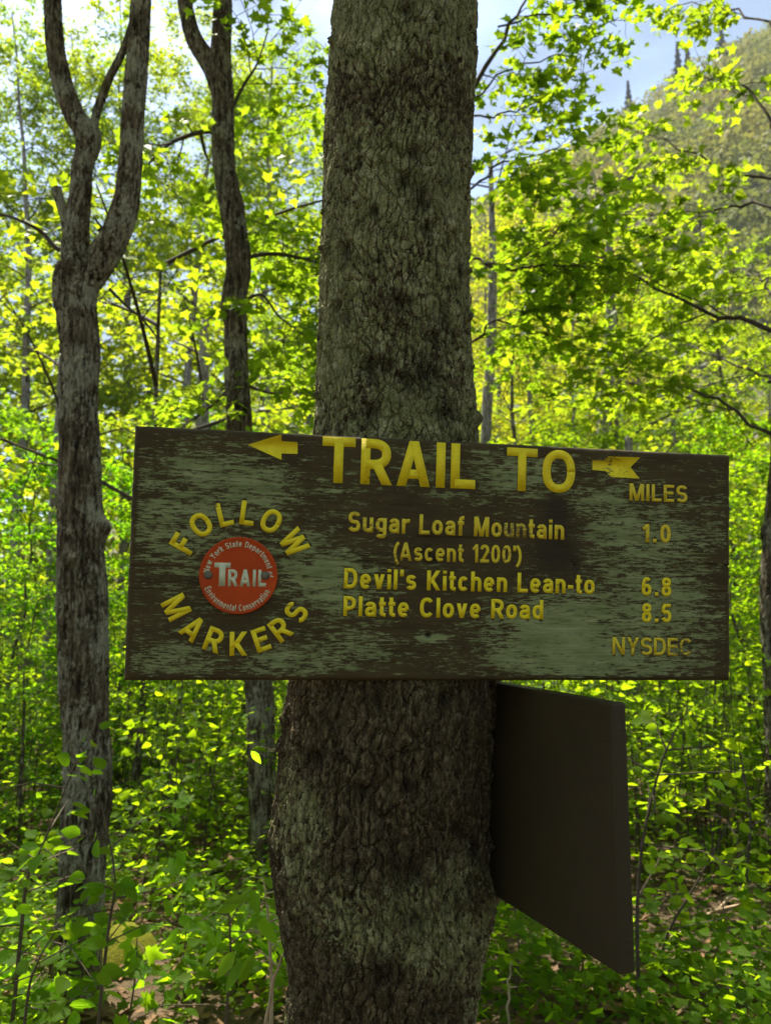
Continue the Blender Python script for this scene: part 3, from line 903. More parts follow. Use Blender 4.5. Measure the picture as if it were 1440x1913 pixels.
sign.matrix_world = Matrix(((SA[0], SB[0], SN[0], SO[0]), (SA[1], SB[1], SN[1], SO[1]), (SA[2], SB[2], SN[2], SO[2]), (0, 0, 0, 1)))
tag(sign, 'weathered brown wooden trail sign with yellow routed lettering nailed across the trunk', 'sign')

def letter_paint(name, col, worn, seed):
    m, nt, out = mat_new(name)
    pb = N(nt, 'ShaderNodeBsdfPrincipled', Roughness=0.6); pb.inputs['Specular IOR Level'].default_value = 0.3
    c = ramp(nt, noise(nt, 110, 6, 0.7), [(0.3, tuple(x * 0.84 for x in col)), (0.7, tuple(min(1, x * 1.06) for x in col))])
    co = nt.nodes.new('ShaderNodeTexCoord').outputs['Object']
    chips = noise(nt, 120 + seed, 4, 0.6, co, (1, 2.2, 1)); patch = noise(nt, 13 + seed * 0.3, 3, 0.5, co)
    wm = ramp(nt, math_(nt, 'ADD', math_(nt, 'MULTIPLY', chips, 0.6), math_(nt, 'MULTIPLY', patch, 0.9)), [(0.90 - worn, (0, 0, 0)), (0.95 - worn, (1, 1, 1))])
    c = mix(nt, math_(nt, 'MULTIPLY', wm, 0.8), c, (0.10, 0.075, 0.03))
    nt.links.new(c, pb.inputs['Base Color'])
    b = N(nt, 'ShaderNodeBump', Strength=0.3, Distance=0.001); nt.links.new(chips, b.inputs['Height']); nt.links.new(b.outputs[0], pb.inputs['Normal'])
    nt.links.new(pb.outputs[0], out.inputs['Surface'])
    return m
YEL = (0.76, 0.58, 0.008)
M_YEL = letter_paint('yellow_paint', YEL, 0.0, 0)
M_YEL_WORN = letter_paint('worn_yellow_paint', (0.64, 0.47, 0.02), 0.06, 3)

ROUTED = []
REC = 0.00022
def line(t, left, right, cap_px, w, cond, gap, mat, label):
    """A line of letters between two photo pixels on its baseline."""
    L = Lettering()
    p0, p1 = to_board(*left), to_board(*right)
    x = p1 - p0; width = np.hypot(*x); ex = x / width; ey = np.array([-ex[1], ex[0]])
    mid = ((left[0] + right[0]) / 2, (left[1] + right[1]) / 2)
    cap = np.hypot(*(to_board(mid[0], mid[1] - cap_px) - to_board(*mid)))
    sx = width / text_width(t, w, cond, gap)
    M = np.array([[ex[0] * sx, ey[0] * cap, p0[0]], [ex[1] * sx, ey[1] * cap, p0[1]]])
    dx = 0.0
    for c in t:
        dx += L.char(c, M, w, REC, cond, dx) + gap
    o = L.build('lettering', mat, sign); o['label'] = label
    ROUTED.extend(L.out)

line('TRAIL', (600, 901), (887, 914), 85, .205, .98, .13, M_YEL, 'large yellow capitals of the word TRAIL')
line('TO', (945, 916), (1073, 922), 80, .195, .98, .12, M_YEL, 'large yellow capitals of the word TO')
line('MILES', (1175, 935), (1283, 939), 32, .175, .95, .13, M_YEL_WORN, 'small worn yellow capitals of the word MILES')
line('Sugar Loaf Mountain', (650, 993), (1053, 1008), 37, .190, .95, .13, M_YEL_WORN, 'yellow letters naming the first destination, worn in places')
line("(Ascent 1200')", (734, 1047), (974, 1053), 34, .180, .95, .13, M_YEL_WORN, 'yellow letters giving the ascent in brackets')
line("Devil's Kitchen Lean-to", (642, 1099), (1110, 1110), 37, .190, .95, .13, M_YEL, 'yellow letters naming the second destination')
line('Platte Clove Road', (641, 1151), (1014, 1157), 37, .190, .95, .13, M_YEL, 'yellow letters naming the third destination')
line('1.0', (1200, 1013), (1252, 1014), 34, .190, .95, .19, M_YEL_WORN, 'yellow figures 1.0')
line('6.8', (1198, 1113), (1253, 1114), 35, .190, .95, .19, M_YEL, 'yellow figures 6.8')
line('8.5', (1198, 1162), (1253, 1163), 35, .190, .95, .19, M_YEL, 'yellow figures 8.5')
line('NYSDEC', (1143, 1223), (1292, 1225), 33, .165, .98, .10, M_YEL_WORN, 'worn yellow capitals NYSDEC near the lower edge')

def arc_word(chars, centre, r_px, cap_px, w, cond, bottom, label):
    L = Lettering(); c0 = to_board(*centre)
    k = np.hypot(*(to_board(centre[0] + 50, centre[1] + 0.9) - c0)) / 50
    R, cap = r_px * k, cap_px * k
    for ch, ang in chars:
        a = math.radians(ang)
        Wd = glyph(ch, w, cond)[1]
        if not bottom: rad = np.array([math.sin(a), math.cos(a)]); ex = np.array([math.cos(a), -math.sin(a)]); ey = rad
        else: rad = np.array([math.sin(a), -math.cos(a)]); ex = np.array([math.cos(a), math.sin(a)]); ey = -rad
        mid = c0 + rad * R
        o = mid - ex * Wd * cap / 2 - ey * cap / 2
        M = np.array([[ex[0] * cap, ey[0] * cap, o[0]], [ex[1] * cap, ey[1] * cap, o[1]]])
        L.char(ch, M, w, REC, cond)
    o = L.build('lettering', M_YEL, sign); o['label'] = label
    ROUTED.extend(L.out)
arc_word([('F', -61), ('O', -38), ('L', -15), ('L', 5.5), ('O', 28), ('W', 57)], (447, 1076), 120, 46, .20, 1.0, False, 'yellow capitals FOLLOW arched over the red disc')
arc_word([('M', -61), ('A', -38.5), ('R', -19), ('K', 1.5), ('E', 20.5), ('R', 38.5), ('S', 58)], (447, 1074), 129, 45, .195, 1.0, True, 'yellow capitals MARKERS curved under the red disc')

def routed_shape(name, pix, label):
    p = np.array([to_board(*q) for q in pix]); n = len(p)
    V = np.vstack([np.c_[p, np.full(n, REC)], np.c_[p, np.full(n, REC - 0.001)]])
    side = np.array([[i, (i + 1) % n, n + (i + 1) % n, n + i] for i in range(n)])
    o = link(name, new_mesh(name, V, [np.arange(n)[None], side], M_YEL), sign); o['label'] = label
    return p
SHAPES = [routed_shape('arrow_head', [(463, 831), (526, 811), (526, 824), (556, 826), (556, 848), (526, 847), (526, 859)], 'yellow arrowhead pointing left'),
          routed_shape('arrow_tail', [(1106, 860), (1127, 860), (1136, 852.5), (1195, 854.5), (1177, 873), (1194, 894), (1139, 891), (1131, 880), (1106, 878)], 'yellow forked arrow tail')]

def board_mesh():
    nu, nv = 540, 212
    us = np.linspace(-SW / 2, SW / 2, nu); vs = np.linspace(0, SH, nv)
    U_, V_ = np.meshgrid(us, vs, indexing='ij')
    pix_ctl = lambda u, v: to_board(u, v)
    # wood grain relief
    warp = 0.010 * fbm(U_ * 4, V_ * 9, 5, 3)
    kn = to_board(1040, 985); kd = np.exp(-(((U_ - kn[0]) / 0.075) ** 2 + ((V_ - kn[1]) / 0.07) ** 2))
    warp = warp + 0.03 * kd * np.sign(V_ - kn[1])
    hgt = -0.0002 + 0.00038 * fbm(U_ * 9 + 30, (V_ + warp) * 210, 17, 3) + 0.00035 * fbm(U_ * 30, (V_ + warp) * 420, 27, 2)
    dark_spot = np.zeros_like(U_)
    def seg_d(A, B):
        d = B - A; t = np.clip(((U_ - A[0]) * d[0] + (V_ - A[1]) * d[1]) / (d @ d), 0, 1)
        return np.hypot(U_ - A[0] - t * d[0], V_ - A[1] - t * d[1])
    for pl, wd, dp in [([(1066, 1046), (1074, 1057), (1147, 1063)], .0011, .0030), ([(1214, 1040), (1300, 1052), (1372, 1059)], .0011, .0035), ([(1116, 1087), (1220, 1091)], .0009, .0022),
                       ([(1290, 1104), (1372, 1106)], .0013, .0035), ([(505, 1040), (620, 1047), (703, 1051), (762, 1063)], .0012, .0032), ([(240, 1057), (375, 1058)], .0010, .0025),
                       ([(240, 1100), (350, 1102)], .0008, .0015), ([(640, 1215), (860, 1222)], .0008, .0018), ([(780, 1003), (890, 1006)], .0010, .0022), ([(560, 880), (700, 884)], .0007, .0012)]:
        q = [to_board(*a) for a in pl]
        for A, B in zip(q[:-1], q[1:]):
            hgt = hgt - dp * np.exp(-(seg_d(A, B) / wd) ** 2)
    # knot, chip and nail hole
    for (u, v), rx, ry, dp, st in [((1040, 960), 0.018, 0.030, .0012, .9), ((1040, 1030), 0.030, 0.034, .0018, .85), ((800, 1187), 0.0045, 0.0032, .0055, 1.0), ((806, 1045), 0.011, 0.007, .0040, .9),
                                   ((796, 1030), 0.006, 0.008, .0030, .9), ((823, 917), 0.005, 0.004, .0030, .8), ((368, 977), 0.003, 0.003, .0025, .6), ((1075, 1055), 0.008, 0.018, .0015, .7)]:
        c = to_board(u, v)
        w = np.exp(-(((U_ - c[0]) / rx) ** 2 + ((V_ - c[1]) / ry) ** 2))
        hgt = hgt - dp * w; dark_spot = np.maximum(dark_spot, st * np.clip(w * 1.5, 0, 1))
    # routed letters: cut a groove a little wider than each stroke
    rout = np.zeros(U_.shape, bool)
    du, dv = us[1] - us[0], vs[1] - vs[0]; pad = 0.0003
    for A, B in ROUTED:
        C = (A + B) / 2; hw = np.linalg.norm(A - B, axis=1).mean() / 2 + pad
        lo, hi = C.min(0) - hw - 0.002, C.max(0) + hw + 0.002
        i0, i1 = max(0, int((lo[0] + SW / 2) / du)), min(nu, int((hi[0] + SW / 2) / du) + 2)
        j0, j1 = max(0, int(lo[1] / dv)), min(nv, int(hi[1] / dv) + 2)
        if i1 <= i0 or j1 <= j0: continue
        uu, vv = U_[i0:i1, j0:j1], V_[i0:i1, j0:j1]
        for k in range(len(C) - 1):
            d = C[k + 1] - C[k]; t = np.clip(((uu - C[k][0]) * d[0] + (vv - C[k][1]) * d[1]) / (d @ d + 1e-12), 0, 1)
            rout[i0:i1, j0:j1] |= np.hypot(uu - C[k][0] - t * d[0], vv - C[k][1] - t * d[1]) < hw
    for p in SHAPES:
        c = p.mean(0); ins = np.zeros(U_.shape, bool)
        dmin = np.full(U_.shape, 9.0)
        for a, b in zip(p, np.roll(p, -1, 0)):
            cond_ = (a[1] > V_) != (b[1] > V_)
            ins ^= cond_ & (U_ < (b[0] - a[0]) * (V_ - a[1]) / (b[1] - a[1] + 1e-12) + a[0])
            dmin = np.minimum(dmin, seg_d(a, b))
        rout |= ins | (dmin < pad)
    hgt = np.where(rout, -0.0003, hgt)
    # rounded, slightly chewed edges
    ed = np.minimum(np.minimum(U_ + SW / 2, SW / 2 - U_), np.minimum(V_, SH - V_)) + 0.0012 * fbm(U_ * 60, V_ * 60, 44, 3)
    rr = 0.007
    e = np.clip(1 - np.clip(ed, 0, None) / rr, 0, 1)
    hgt = hgt - rr * (1 - np.sqrt(np.clip(1 - e * e, 0, 1)))
    # where paint has gone: patches as the board shows them
    wear = np.full(U_.shape, 0.36)
    for u, v, ru, rv, a in [(366, 876, 60, 28, .30), (478, 905, 75, 45, .40), (330, 945, 90, 30, .25), (320, 1010, 80, 50, .28), (590, 1065, 90, 60, .34), (640, 1110, 60, 40, .25), (560, 1230, 100, 30, .36),
                            (690, 1205, 50, 25, .30), (320, 1228, 80, 32, .34), (632, 918, 30, 12, .30), (940, 880, 45, 38, .34), (830, 926, 40, 10, .38), (1000, 895, 60, 30, .25), (1190, 1000, 130, 60, .36),
                            (1230, 1130, 120, 70, .36), (1010, 1200, 130, 60, .40), (1150, 1230, 170, 40, .34), (950, 1150, 80, 30, .18), (1060, 1150, 80, 40, .30), (1110, 935, 60, 20, .25), (860, 905, 60, 14, .15),
                            (290, 820, 60, 22, -.10), (800, 985, 150, 60, -.26), (830, 1100, 130, 50, -.28), (700, 1250, 90, 22, -.12), (1290, 885, 90, 50, -.22), (1350, 1090, 30, 60, -.30), (1350, 1230, 18, 40, -.2),
                            (560, 860, 60, 40, -.16), (740, 940, 90, 30, -.18), (1040, 1000, 45, 70, -.5), (820, 1190, 110, 45, -.22), (430, 1180, 110, 45, -.22), (260, 1100, 30, 60, -.15), (450, 1120, 90, 50, -.05), (640, 840, 60, 40, -.2), (880, 1010, 120, 40, -.2), (816, 1194, 26, 9, .95), (790, 1193, 14, 6, .7), (815, 1053, 20, 7, .5), (640, 1060, 70, 16, .2), (1080, 1240, 90, 25, .15)]:
        c = to_board(u, v); kx = ru / 1220.0; ky = rv / 1240.0
        wear = wear + a * np.exp(-(((U_ - c[0]) / kx) ** 2 + ((V_ - c[1]) / ky) ** 2))
    wear = wear - 0.6 * np.clip(1 - ed / 0.010, 0, 1)
    V = np.stack([U_, V_, hgt], -1).reshape(-1, 3)
    i = np.arange(nu - 1)[:, None] * nv + np.arange(nv - 1)[None]
    q = np.stack([i, i + nv, i + nv + 1, i + 1], -1).reshape(-1, 4)
    loop = np.concatenate([np.arange(nu) * nv, (nu - 1) * nv + np.arange(1, nv), (np.arange(nu - 1)[::-1]) * nv + nv - 1, np.arange(1, nv - 1)[::-1]])
    back = V[loop].copy(); back[:, 2] = -ST
    n0 = len(V); nb = len(loop)
    a = np.arange(nb); b = (a + 1) % nb
    side = np.stack([loop[a], n0 + a, n0 + b, loop[b]], -1)
    return np.vstack([V, back]), [q, side, (n0 + a[::-1])[None]], wear, dark_spot, rout, nb

def build_sign():
    V, F, wear, dark_spot, rout, nb = board_mesh()
    m, nt, out = mat_new('weathered_sign_wood')
    pb = N(nt, 'ShaderNodeBsdfPrincipled', Roughness=0.78); pb.inputs['Specular IOR Level'].default_value = 0.22
    co = nt.nodes.new('ShaderNodeTexCoord').outputs['Object']
    streak = noise(nt, 1.0, 7, 0.74, co, (17, 95, 1), 0.3)
    fine = noise(nt, 1.0, 6, 0.78, co, (60, 330, 1), 0.2)
    grain = noise(nt, 1.0, 4, 0.6, co, (14, 900, 1))
    w = N(nt, 'ShaderNodeAttribute', attribute_name='wear').outputs['Fac']
    s = math_(nt, 'ADD', math_(nt, 'ADD', math_(nt, 'MULTIPLY', streak, 1.3), math_(nt, 'MULTIPLY', fine, 1.6)), math_(nt, 'MULTIPLY', w, 0.58))
    mask = ramp(nt, math_(nt, 'SUBTRACT', s, 1.19), [(0.535, (0, 0, 0)), (0.575, (0.6, 0.6, 0.6)), (0.66, (1, 1, 1))])
    pale = ramp(nt, noise(nt, 1.0, 5, 0.6, co, (18, 60, 1)), [(0.3, (0.150, 0.172, 0.066)), (0.5, (0.215, 0.240, 0.104)), (0.72, (0.300, 0.315, 0.155))])
    pale = mix(nt, 0.45, pale, ramp(nt, grain, [(0.35, (0.45, 0.45, 0.42)), (0.6, (1, 1, 1))]), 'MULTIPLY')
    brown = ramp(nt, noise(nt, 1.0, 5, 0.6, co, (10, 40, 1)), [(0.3, (0.036, 0.024, 0.008)), (0.7, (0.070, 0.047, 0.017))])
    c = mix(nt, mask, brown, pale)
    st = N(nt, 'ShaderNodeAttribute', attribute_name='dark_spot').outputs['Fac']
    c = mix(nt, st, c, (0.028, 0.020, 0.011))
    ro = N(nt, 'ShaderNodeAttribute', attribute_name='routed').outputs['Fac']
    c = mix(nt, ro, c, (0.055, 0.038, 0.016))
    nt.links.new(c, pb.inputs['Base Color'])
    b = N(nt, 'ShaderNodeBump', Strength=0.7, Distance=0.0012)
    nt.links.new(math_(nt, 'SUBTRACT', math_(nt, 'ADD', grain, fine), math_(nt, 'MULTIPLY', mask, 0.5)), b.inputs['Height'])
    nt.links.new(b.outputs[0], pb.inputs['Normal']); nt.links.new(pb.outputs[0], out.inputs['Surface'])
    me = new_mesh('board', V, F, m)
    z = np.zeros(nb)
    attr(me, 'wear', np.concatenate([wear.ravel(), z])); attr(me, 'dark_spot', np.concatenate([dark_spot.ravel(), z])); attr(me, 'routed', np.concatenate([rout.ravel().astype(float), z]))
    link('board', me, sign)
build_sign()

# ------------------------------------------------------------------ red trail marker disc
def build_marker():
    c = to_board(446, 1075); k = np.hypot(*(to_board(516, 1077) - to_board(376, 1073))) / 140.0
    R = 73 * k
    root = link('trail_marker', None)
    o = SO + SA * c[0] + SB * c[1] + SN * 0.0012
    root.matrix_world = Matrix(((SA[0], SB[0], SN[0], o[0]), (SA[1], SB[1], SN[1], o[1]), (SA[2], SB[2], SN[2], o[2]), (0, 0, 0, 1)))
    tag(root, 'round red plastic trail marker disc nailed to the left of the sign', 'marker')
    red = plain_material('red_plastic', (0.40, 0.050, 0.008), 0.55, 0.12, 26, 0.16)
    white = letter_paint('white_print', (0.52, 0.52, 0.36), -0.06, 5)
    nail = plain_material('rusty_nail', (0.12, 0.105, 0.08), 0.55, 0.5, 90, 0.4, 0.0005, 0.7)
    n = 96; th = np.arange(n) * 2 * np.pi / n
    prof_ = [(R, -0.001), (R, 0.0022), (R - 0.0006, 0.0030), (R - 0.0022, 0.0031), (R - 0.0034, 0.0026), (R * .6, 0.0024), (0.001, 0.0024)]
    V = np.vstack([np.c_[r * np.cos(th), r * np.sin(th), np.full(n, z)] for r, z in prof_])
    i = np.arange(len(prof_) - 1)[:, None] * n; j = np.arange(n)[None]; kk = (j + 1) % n
    q = np.stack([i + j, i + kk, i + n + kk, i + n + j], -1).reshape(-1, 4)
    link('disc', new_mesh('disc', V, [q, ((len(prof_) - 1) * n + np.arange(n))[None]], red, False), root)
    def dome(u, v, rpx, name):
        p = to_board(u, v) - c; r = rpx * k
        m_ = 20; t2 = np.arange(m_) * 2 * np.pi / m_
        pr = [(r, 0.002), (r, 0.0033), (r * .8, 0.0042), (r * .45, 0.0046), (0.0003, 0.0047)]
        VV = np.vstack([np.c_[p[0] + a * np.cos(t2), p[1] + a * np.sin(t2), np.full(m_, z)] for a, z in pr])
        ii = np.arange(len(pr) - 1)[:, None] * m_; jj = np.arange(m_)[None]; k2 = (jj + 1) % m_
        qq = np.stack([ii + jj, ii + k2, ii + m_ + k2, ii + m_ + jj], -1).reshape(-1, 4)
        link(name, new_mesh(name, VV, [qq, ((len(pr) - 1) * m_ + np.arange(m_))[None]], nail, True), root)
    dome(389.5, 1074, 8, 'nail_head'); dome(495.5, 1075, 8, 'nail_head')
    Z = 0.0027
    def flat_text(t, u0, u1, vb, cap, w, cond, gap):
        L = Lettering(); p0, p1 = to_board(u0, vb) - c, to_board(u1, vb + (u1 - u0) * 0.012) - c
        x = p1 - p0; wd = np.hypot(*x); ex = x / wd; ey = np.array([-ex[1], ex[0]]); s = wd / text_width(t, w, cond, gap); h = cap * k
        M = np.array([[ex[0] * s, ey[0] * h, p0[0]], [ex[1] * s, ey[1] * h, p0[1]]]); dx = 0
        for ch in t: dx += L.char(ch, M, w, Z, cond, dx) + gap
        return L
    L = flat_text('T', 400, 430, 1094.5, 44, .21, .72, .1)
    L2 = flat_text('RAIL', 426, 497, 1095, 32, .215, .95, .16)
    L.v += L2.v; L.q += [a + L.n for a in L2.q]
    lo = L.build('lettering', white, root); lo['label'] = 'white capitals TRAIL across the red disc'
    def ring_text(t, r, cap, a0, a1, bottom, w=.17):
        L = Lettering(); gap = .16; W = text_width(t, w, .9, gap); dx = 0
        for ch in t:
            wd = glyph(ch, w, .9)[1]
            a = math.radians(a0 + (a1 - a0) * (dx + wd / 2) / W)
            if not bottom: rad = np.array([math.sin(a), math.cos(a)]); ex = np.array([math.cos(a), -math.sin(a)]); ey = rad
            else: rad = np.array([math.sin(a), -math.cos(a)]); ex = np.array([math.cos(a), math.sin(a)]); ey = -rad
            span = abs(math.radians(a1 - a0)) * r / W
            h = cap
            oo = rad * r - ex * wd * span / 2 - ey * h / 2
            M = np.array([[ex[0] * span, ey[0] * h, oo[0]], [ex[1] * span, ey[1] * h, oo[1]]])
            L.char(ch, M, w, Z, .9); dx += wd + gap
        return L
    t1 = ring_text('New York State Department of', 60 * k, 11.5 * k, -86, 92, False).build('lettering', white, root); t1['label'] = 'small white letters round the upper rim of the disc'
    t2 = ring_text('Environmental Conservation', 61 * k, 12.5 * k, -68, 64, True).build('lettering', white, root); t2['label'] = 'small white letters round the lower rim of the disc'
build_marker()

# ------------------------------------------------------------------ the second board seen from its back
def build_second_board():
    near = P(1141, 1311, 1.035)                     # upper near corner of the face turned to us
    away = np.array([-0.406, 0.914, 0.0]); up = np.array([0, 0, 1.0]); nf = np.array([-0.914, -0.406, 0.0])
    zb = P(1141, 1824, 1.035)[2]
    Hh = near[2] - zb; Ln = 0.62; T = 0.025
    base = near - up * Hh
    root = link('trail_sign', None)
    root.matrix_world = Matrix(((away[0], up[0], nf[0], base[0]), (away[1], up[1], nf[1], base[1]), (away[2], up[2], nf[2], base[2]), (0, 0, 0, 1)))
    tag(root, 'dark brown board seen from behind, fixed to the trunk below the lettered sign', 'sign')
    m, nt, out = mat_new('dark_brown_paint')
    pb = N(nt, 'ShaderNodeBsdfPrincipled', Roughness=0.62); pb.inputs['Specular IOR Level'].default_value = 0.3
    co = nt.nodes.new('ShaderNodeTexCoord').outputs['Object']
    g = noise(nt, 1.0, 5, 0.6, co, (9, 220, 9)); bl = noise(nt, 7, 4, 0.6, co)
    c = mix(nt, 0.35, ramp(nt, bl, [(0.3, (0.026, 0.017, 0.006)), (0.7, (0.036, 0.024, 0.009))]), ramp(nt, g, [(0.3, (0.018, 0.012, 0.005)), (0.7, (0.042, 0.029, 0.012))]))
    nt.links.new(c, pb.inputs['Base Color'])
    b = N(nt, 'ShaderNodeBump', Strength=0.35, Distance=0.001); nt.links.new(g, b.inputs['Height']); nt.links.new(b.outputs[0], pb.inputs['Normal'])
    nt.links.new(pb.outputs[0], out.inputs['Surface'])
    import bmesh
    bm = bmesh.new()
    vs = [bm.verts.new((x, y, z)) for x in (0, Ln) for y in (0, Hh) for z in (0, -T)]
    for f in ((0, 1, 3, 2), (4, 6, 7, 5), (0, 4, 5, 1), (2, 3, 7, 6), (0, 2, 6, 4), (1, 5, 7, 3)):
        bm.faces.new([vs[k] for k in f])
    bmesh.ops.recalc_face_normals(bm, faces=bm.faces)
    bmesh.ops.bevel(bm, geom=list(bm.edges), offset=0.0045, segments=3, affect='EDGES', profile=0.6)
    # corner of the near end worn round
    for v in bm.verts:
        if v.co.x < 0.02 and v.co.y > Hh - 0.012: v.co.y -= 0.002
    me = bpy.data.meshes.new('board'); bm.to_mesh(me); bm.free(); me.materials.append(m)
    link('board', me, root)
build_second_board()

# ------------------------------------------------------------------ the two dark trees on the left
def px_ctrl(rows, Y, wob=0.0, seed=0):
    r = np.random.RandomState(seed); out = []
    for i, (u, v, wpx) in enumerate(rows):
        y = Y + (r.randn() * wob if i else 0)
        out.append((*P(u, v, y), wpx / 2 / F_PX * y / (CP - (CY - v) / F_PX * SP)))
    return np.array(out)

def build_forked_tree():
    Y = 3.4
    base = P(140, 1880, Y); base[2] = 0
    root = link('forked_maple', None, loc=Vector(base.tolist()))
    tag(root, 'forked grey-barked tree with a burl and a broken stub, left of the sign', 'tree')
    tr = px_ctrl([(128, 1990, 150), (134, 1890, 118), (142, 1790, 98), (155, 1610, 90), (164, 1450, 94), (161, 1350, 90), (157, 1250, 96), (155, 1150, 94), (152, 1050, 90), (152, 950, 85),
                  (150, 850, 80), (148, 750, 76), (150, 650, 76), (144, 580, 76), (143, 530, 84), (150, 506, 84), (152, 492, 66)], Y)
    tr[:, 3] *= 0.93
    bark_tube('trunk', tr, M_BARK_A, root, 130, 0.010, 301, 0.026, 3.2, 0.011,
              [(P(192, 985, Y), 0.05, 0.040), (P(120, 1130, Y), 0.05, 0.02), (P(112, 560, Y), 0.05, 0.012), (P(195, 1500, Y), 0.06, 0.012), (P(160, 240, Y), 0.03, 0.02)])
    limbs = [[(146, 520, 60), (141, 470, 52), (144, 430, 46), (150, 370, 40), (156, 310, 38), (166, 268, 44), (160, 245, 44), (140, 215, 38), (118, 160, 36), (105, 100, 34), (100, 40, 32), (97, -60, 30), (94, -260, 27), (80, -600, 22)],
             [(158, 525, 62), (192, 482, 56), (220, 430, 53), (238, 370, 47), (245, 300, 43), (250, 200, 41), (258, 100, 40), (263, 20, 39), (268, -120, 36), (274, -350, 32), (290, -700, 25)],
             [(174, 262, 18), (180, 215, 16), (203, 150, 15), (228, 100, 14), (246, 48, 12), (256, 5, 8)],
             [(135, 462, 26), (123, 412, 18), (112, 375, 18), (106, 352, 19)],
             [(120, 468, 10), (104, 462, 9), (80, 435, 7), (45, 415, 6), (0, 400, 5), (-60, 398, 3)],
             [(185, 428, 8), (200, 440, 6), (176, 405, 3)], [(205, 540, 6), (235, 570, 5), (270, 600, 4), (300, 640, 3)]]
    for k, rws in enumerate(limbs):
        lum = [(P(176, 250, Y), 0.028, 0.018), (P(190, 470, Y), 0.05, 0.012)] if k < 2 else []
        bark_tube('limb', px_ctrl(rws, Y, 0.0 if k < 4 else 0.03, k), M_BARK_A if k < 4 else M_TWIG, root, 70 if k < 2 else (36 if k < 4 else 8), 0.014, 311 + k, 0.022, 3.0, 0.008 if k < 2 else (0.004 if k < 4 else 0.0003), lum)
    # its own crown, higher than the frame
    rng = np.random.RandomState(77); br, lv = Tubes(), Leaves()
    for k in range(9):
        p0 = P(97 if k % 2 else 270, -420 - 40 * k, Y); az = k * 2.4
        pts = [p0 + np.array([math.cos(az), math.sin(az), 0.45]) * 2.6 * t + np.array([0, 0, -0.5 * t * t]) for t in np.linspace(0, 1, 7)]
        dress_limb(rng, br, lv, np.array(pts), np.linspace(0.03, 0.006, 7), 9, 1.0, 5, 0.45, 13, 0.085)
    off = np.array(root.location)
    br.v = [v - off for v in br.v]
    o = link('branches', br.mesh('branches', M_TWIG), root); o['kind'] = 'stuff'
    a = lv.arrays(); o = put_leaves('foliage', a[0] - off, a[1], a[2], a[3], MAPLE_MID, M_LEAF, root, (0.85, 0.95, 0.9)); o['kind'] = 'stuff'

def build_slim_tree():
    Y = 4.7
    base = P(507, 1700, Y); base[2] = 0
    root = link('slim_maple', None, loc=Vector(base.tolist()))
    tag(root, 'slender dark tree with a high fork standing just left of the big trunk', 'tree')
    tr = px_ctrl([(509, 1790, 74), (507, 1700, 60), (497, 1600, 52), (491, 1500, 50), (487, 1350, 52), (476, 1200, 50), (462, 1050, 48), (452, 900, 46), (447, 780, 48), (443, 700, 45), (440, 600, 44), (438, 560, 45),
                  (446, 500, 46), (440, 430, 45), (428, 360, 44), (418, 300, 42), (417, 230, 41), (417, 180, 42), (410, 135, 50), (412, 100, 42)], Y)
    bark_tube('trunk', tr, M_BARK_B, root, 72, 0.016, 351, 0.024, 3.2, 0.008, [(P(405, 130, Y), 0.06, 0.01), (P(425, 575, Y), 0.05, 0.02), (P(455, 380, Y), 0.05, 0.012)])
    limbs = [[(412, 160, 38), (388, 112, 35), (363, 72, 33), (351, 30, 29), (345, -12, 28), (338, -200, 24), (320, -500, 18)], [(411, 130, 38), (415, 50, 36), (416, 0, 35), (421, -200, 30), (430, -520, 22)],
             [(402, 243, 12), (378, 246, 10), (345, 256, 8), (318, 268, 7), (290, 292, 5), (268, 322, 3)], [(452, 487, 9), (480, 477, 8), (525, 474, 6), (560, 482, 5), (600, 492, 4)],
             [(375, 248, 6), (385, 290, 5), (400, 312, 3)], [(455, 560, 7), (490, 552, 5), (520, 590, 4), (545, 610, 3)], [(428, 215, 7), (455, 160, 6), (480, 120, 4), (500, 60, 3)],
             [(445, 700, 8), (415, 740, 6), (380, 770, 5), (350, 790, 3)], [(460, 720, 6), (510, 735, 5), (560, 730, 4), (600, 742, 3)]]
    for k, rws in enumerate(limbs):
        bark_tube('limb', px_ctrl(rws, Y, 0.0 if k < 2 else 0.05, k + 20), M_BARK_B if k < 2 else M_TWIG, root, 48 if k < 2 else 8, 0.018, 361 + k, 0.024, 3.2, 0.006 if k < 2 else 0.0004)
    rng = np.random.RandomState(78); br, lv = Tubes(), Leaves()
    for rws, ns in [(limbs[2], 7), (limbs[3], 6), (limbs[5], 5), (limbs[6], 6), (limbs[7], 6), (limbs[8], 6)]:
        c = px_ctrl(rws, Y, 0.05, 3)
        dress_limb(rng, br, lv, c[:, :3], c[:, 3], ns, 0.55, 4, 0.28, 8, 0.075, 0.3, draw=False)
    for k in range(8):
        p0 = P(345 if k % 2 else 425, -420 - 40 * k, Y); az = k * 2.4 + 1
        pts = [p0 + np.array([math.cos(az), math.sin(az), 0.5]) * 2.4 * t + np.array([0, 0, -0.5 * t * t]) for t in np.linspace(0, 1, 7)]
        dress_limb(rng, br, lv, np.array(pts), np.linspace(0.025, 0.006, 7), 9, 1.0, 5, 0.45, 12, 0.085)
    plant_into(root, br, lv, (0.9, 1.0, 0.9), 120, rng)

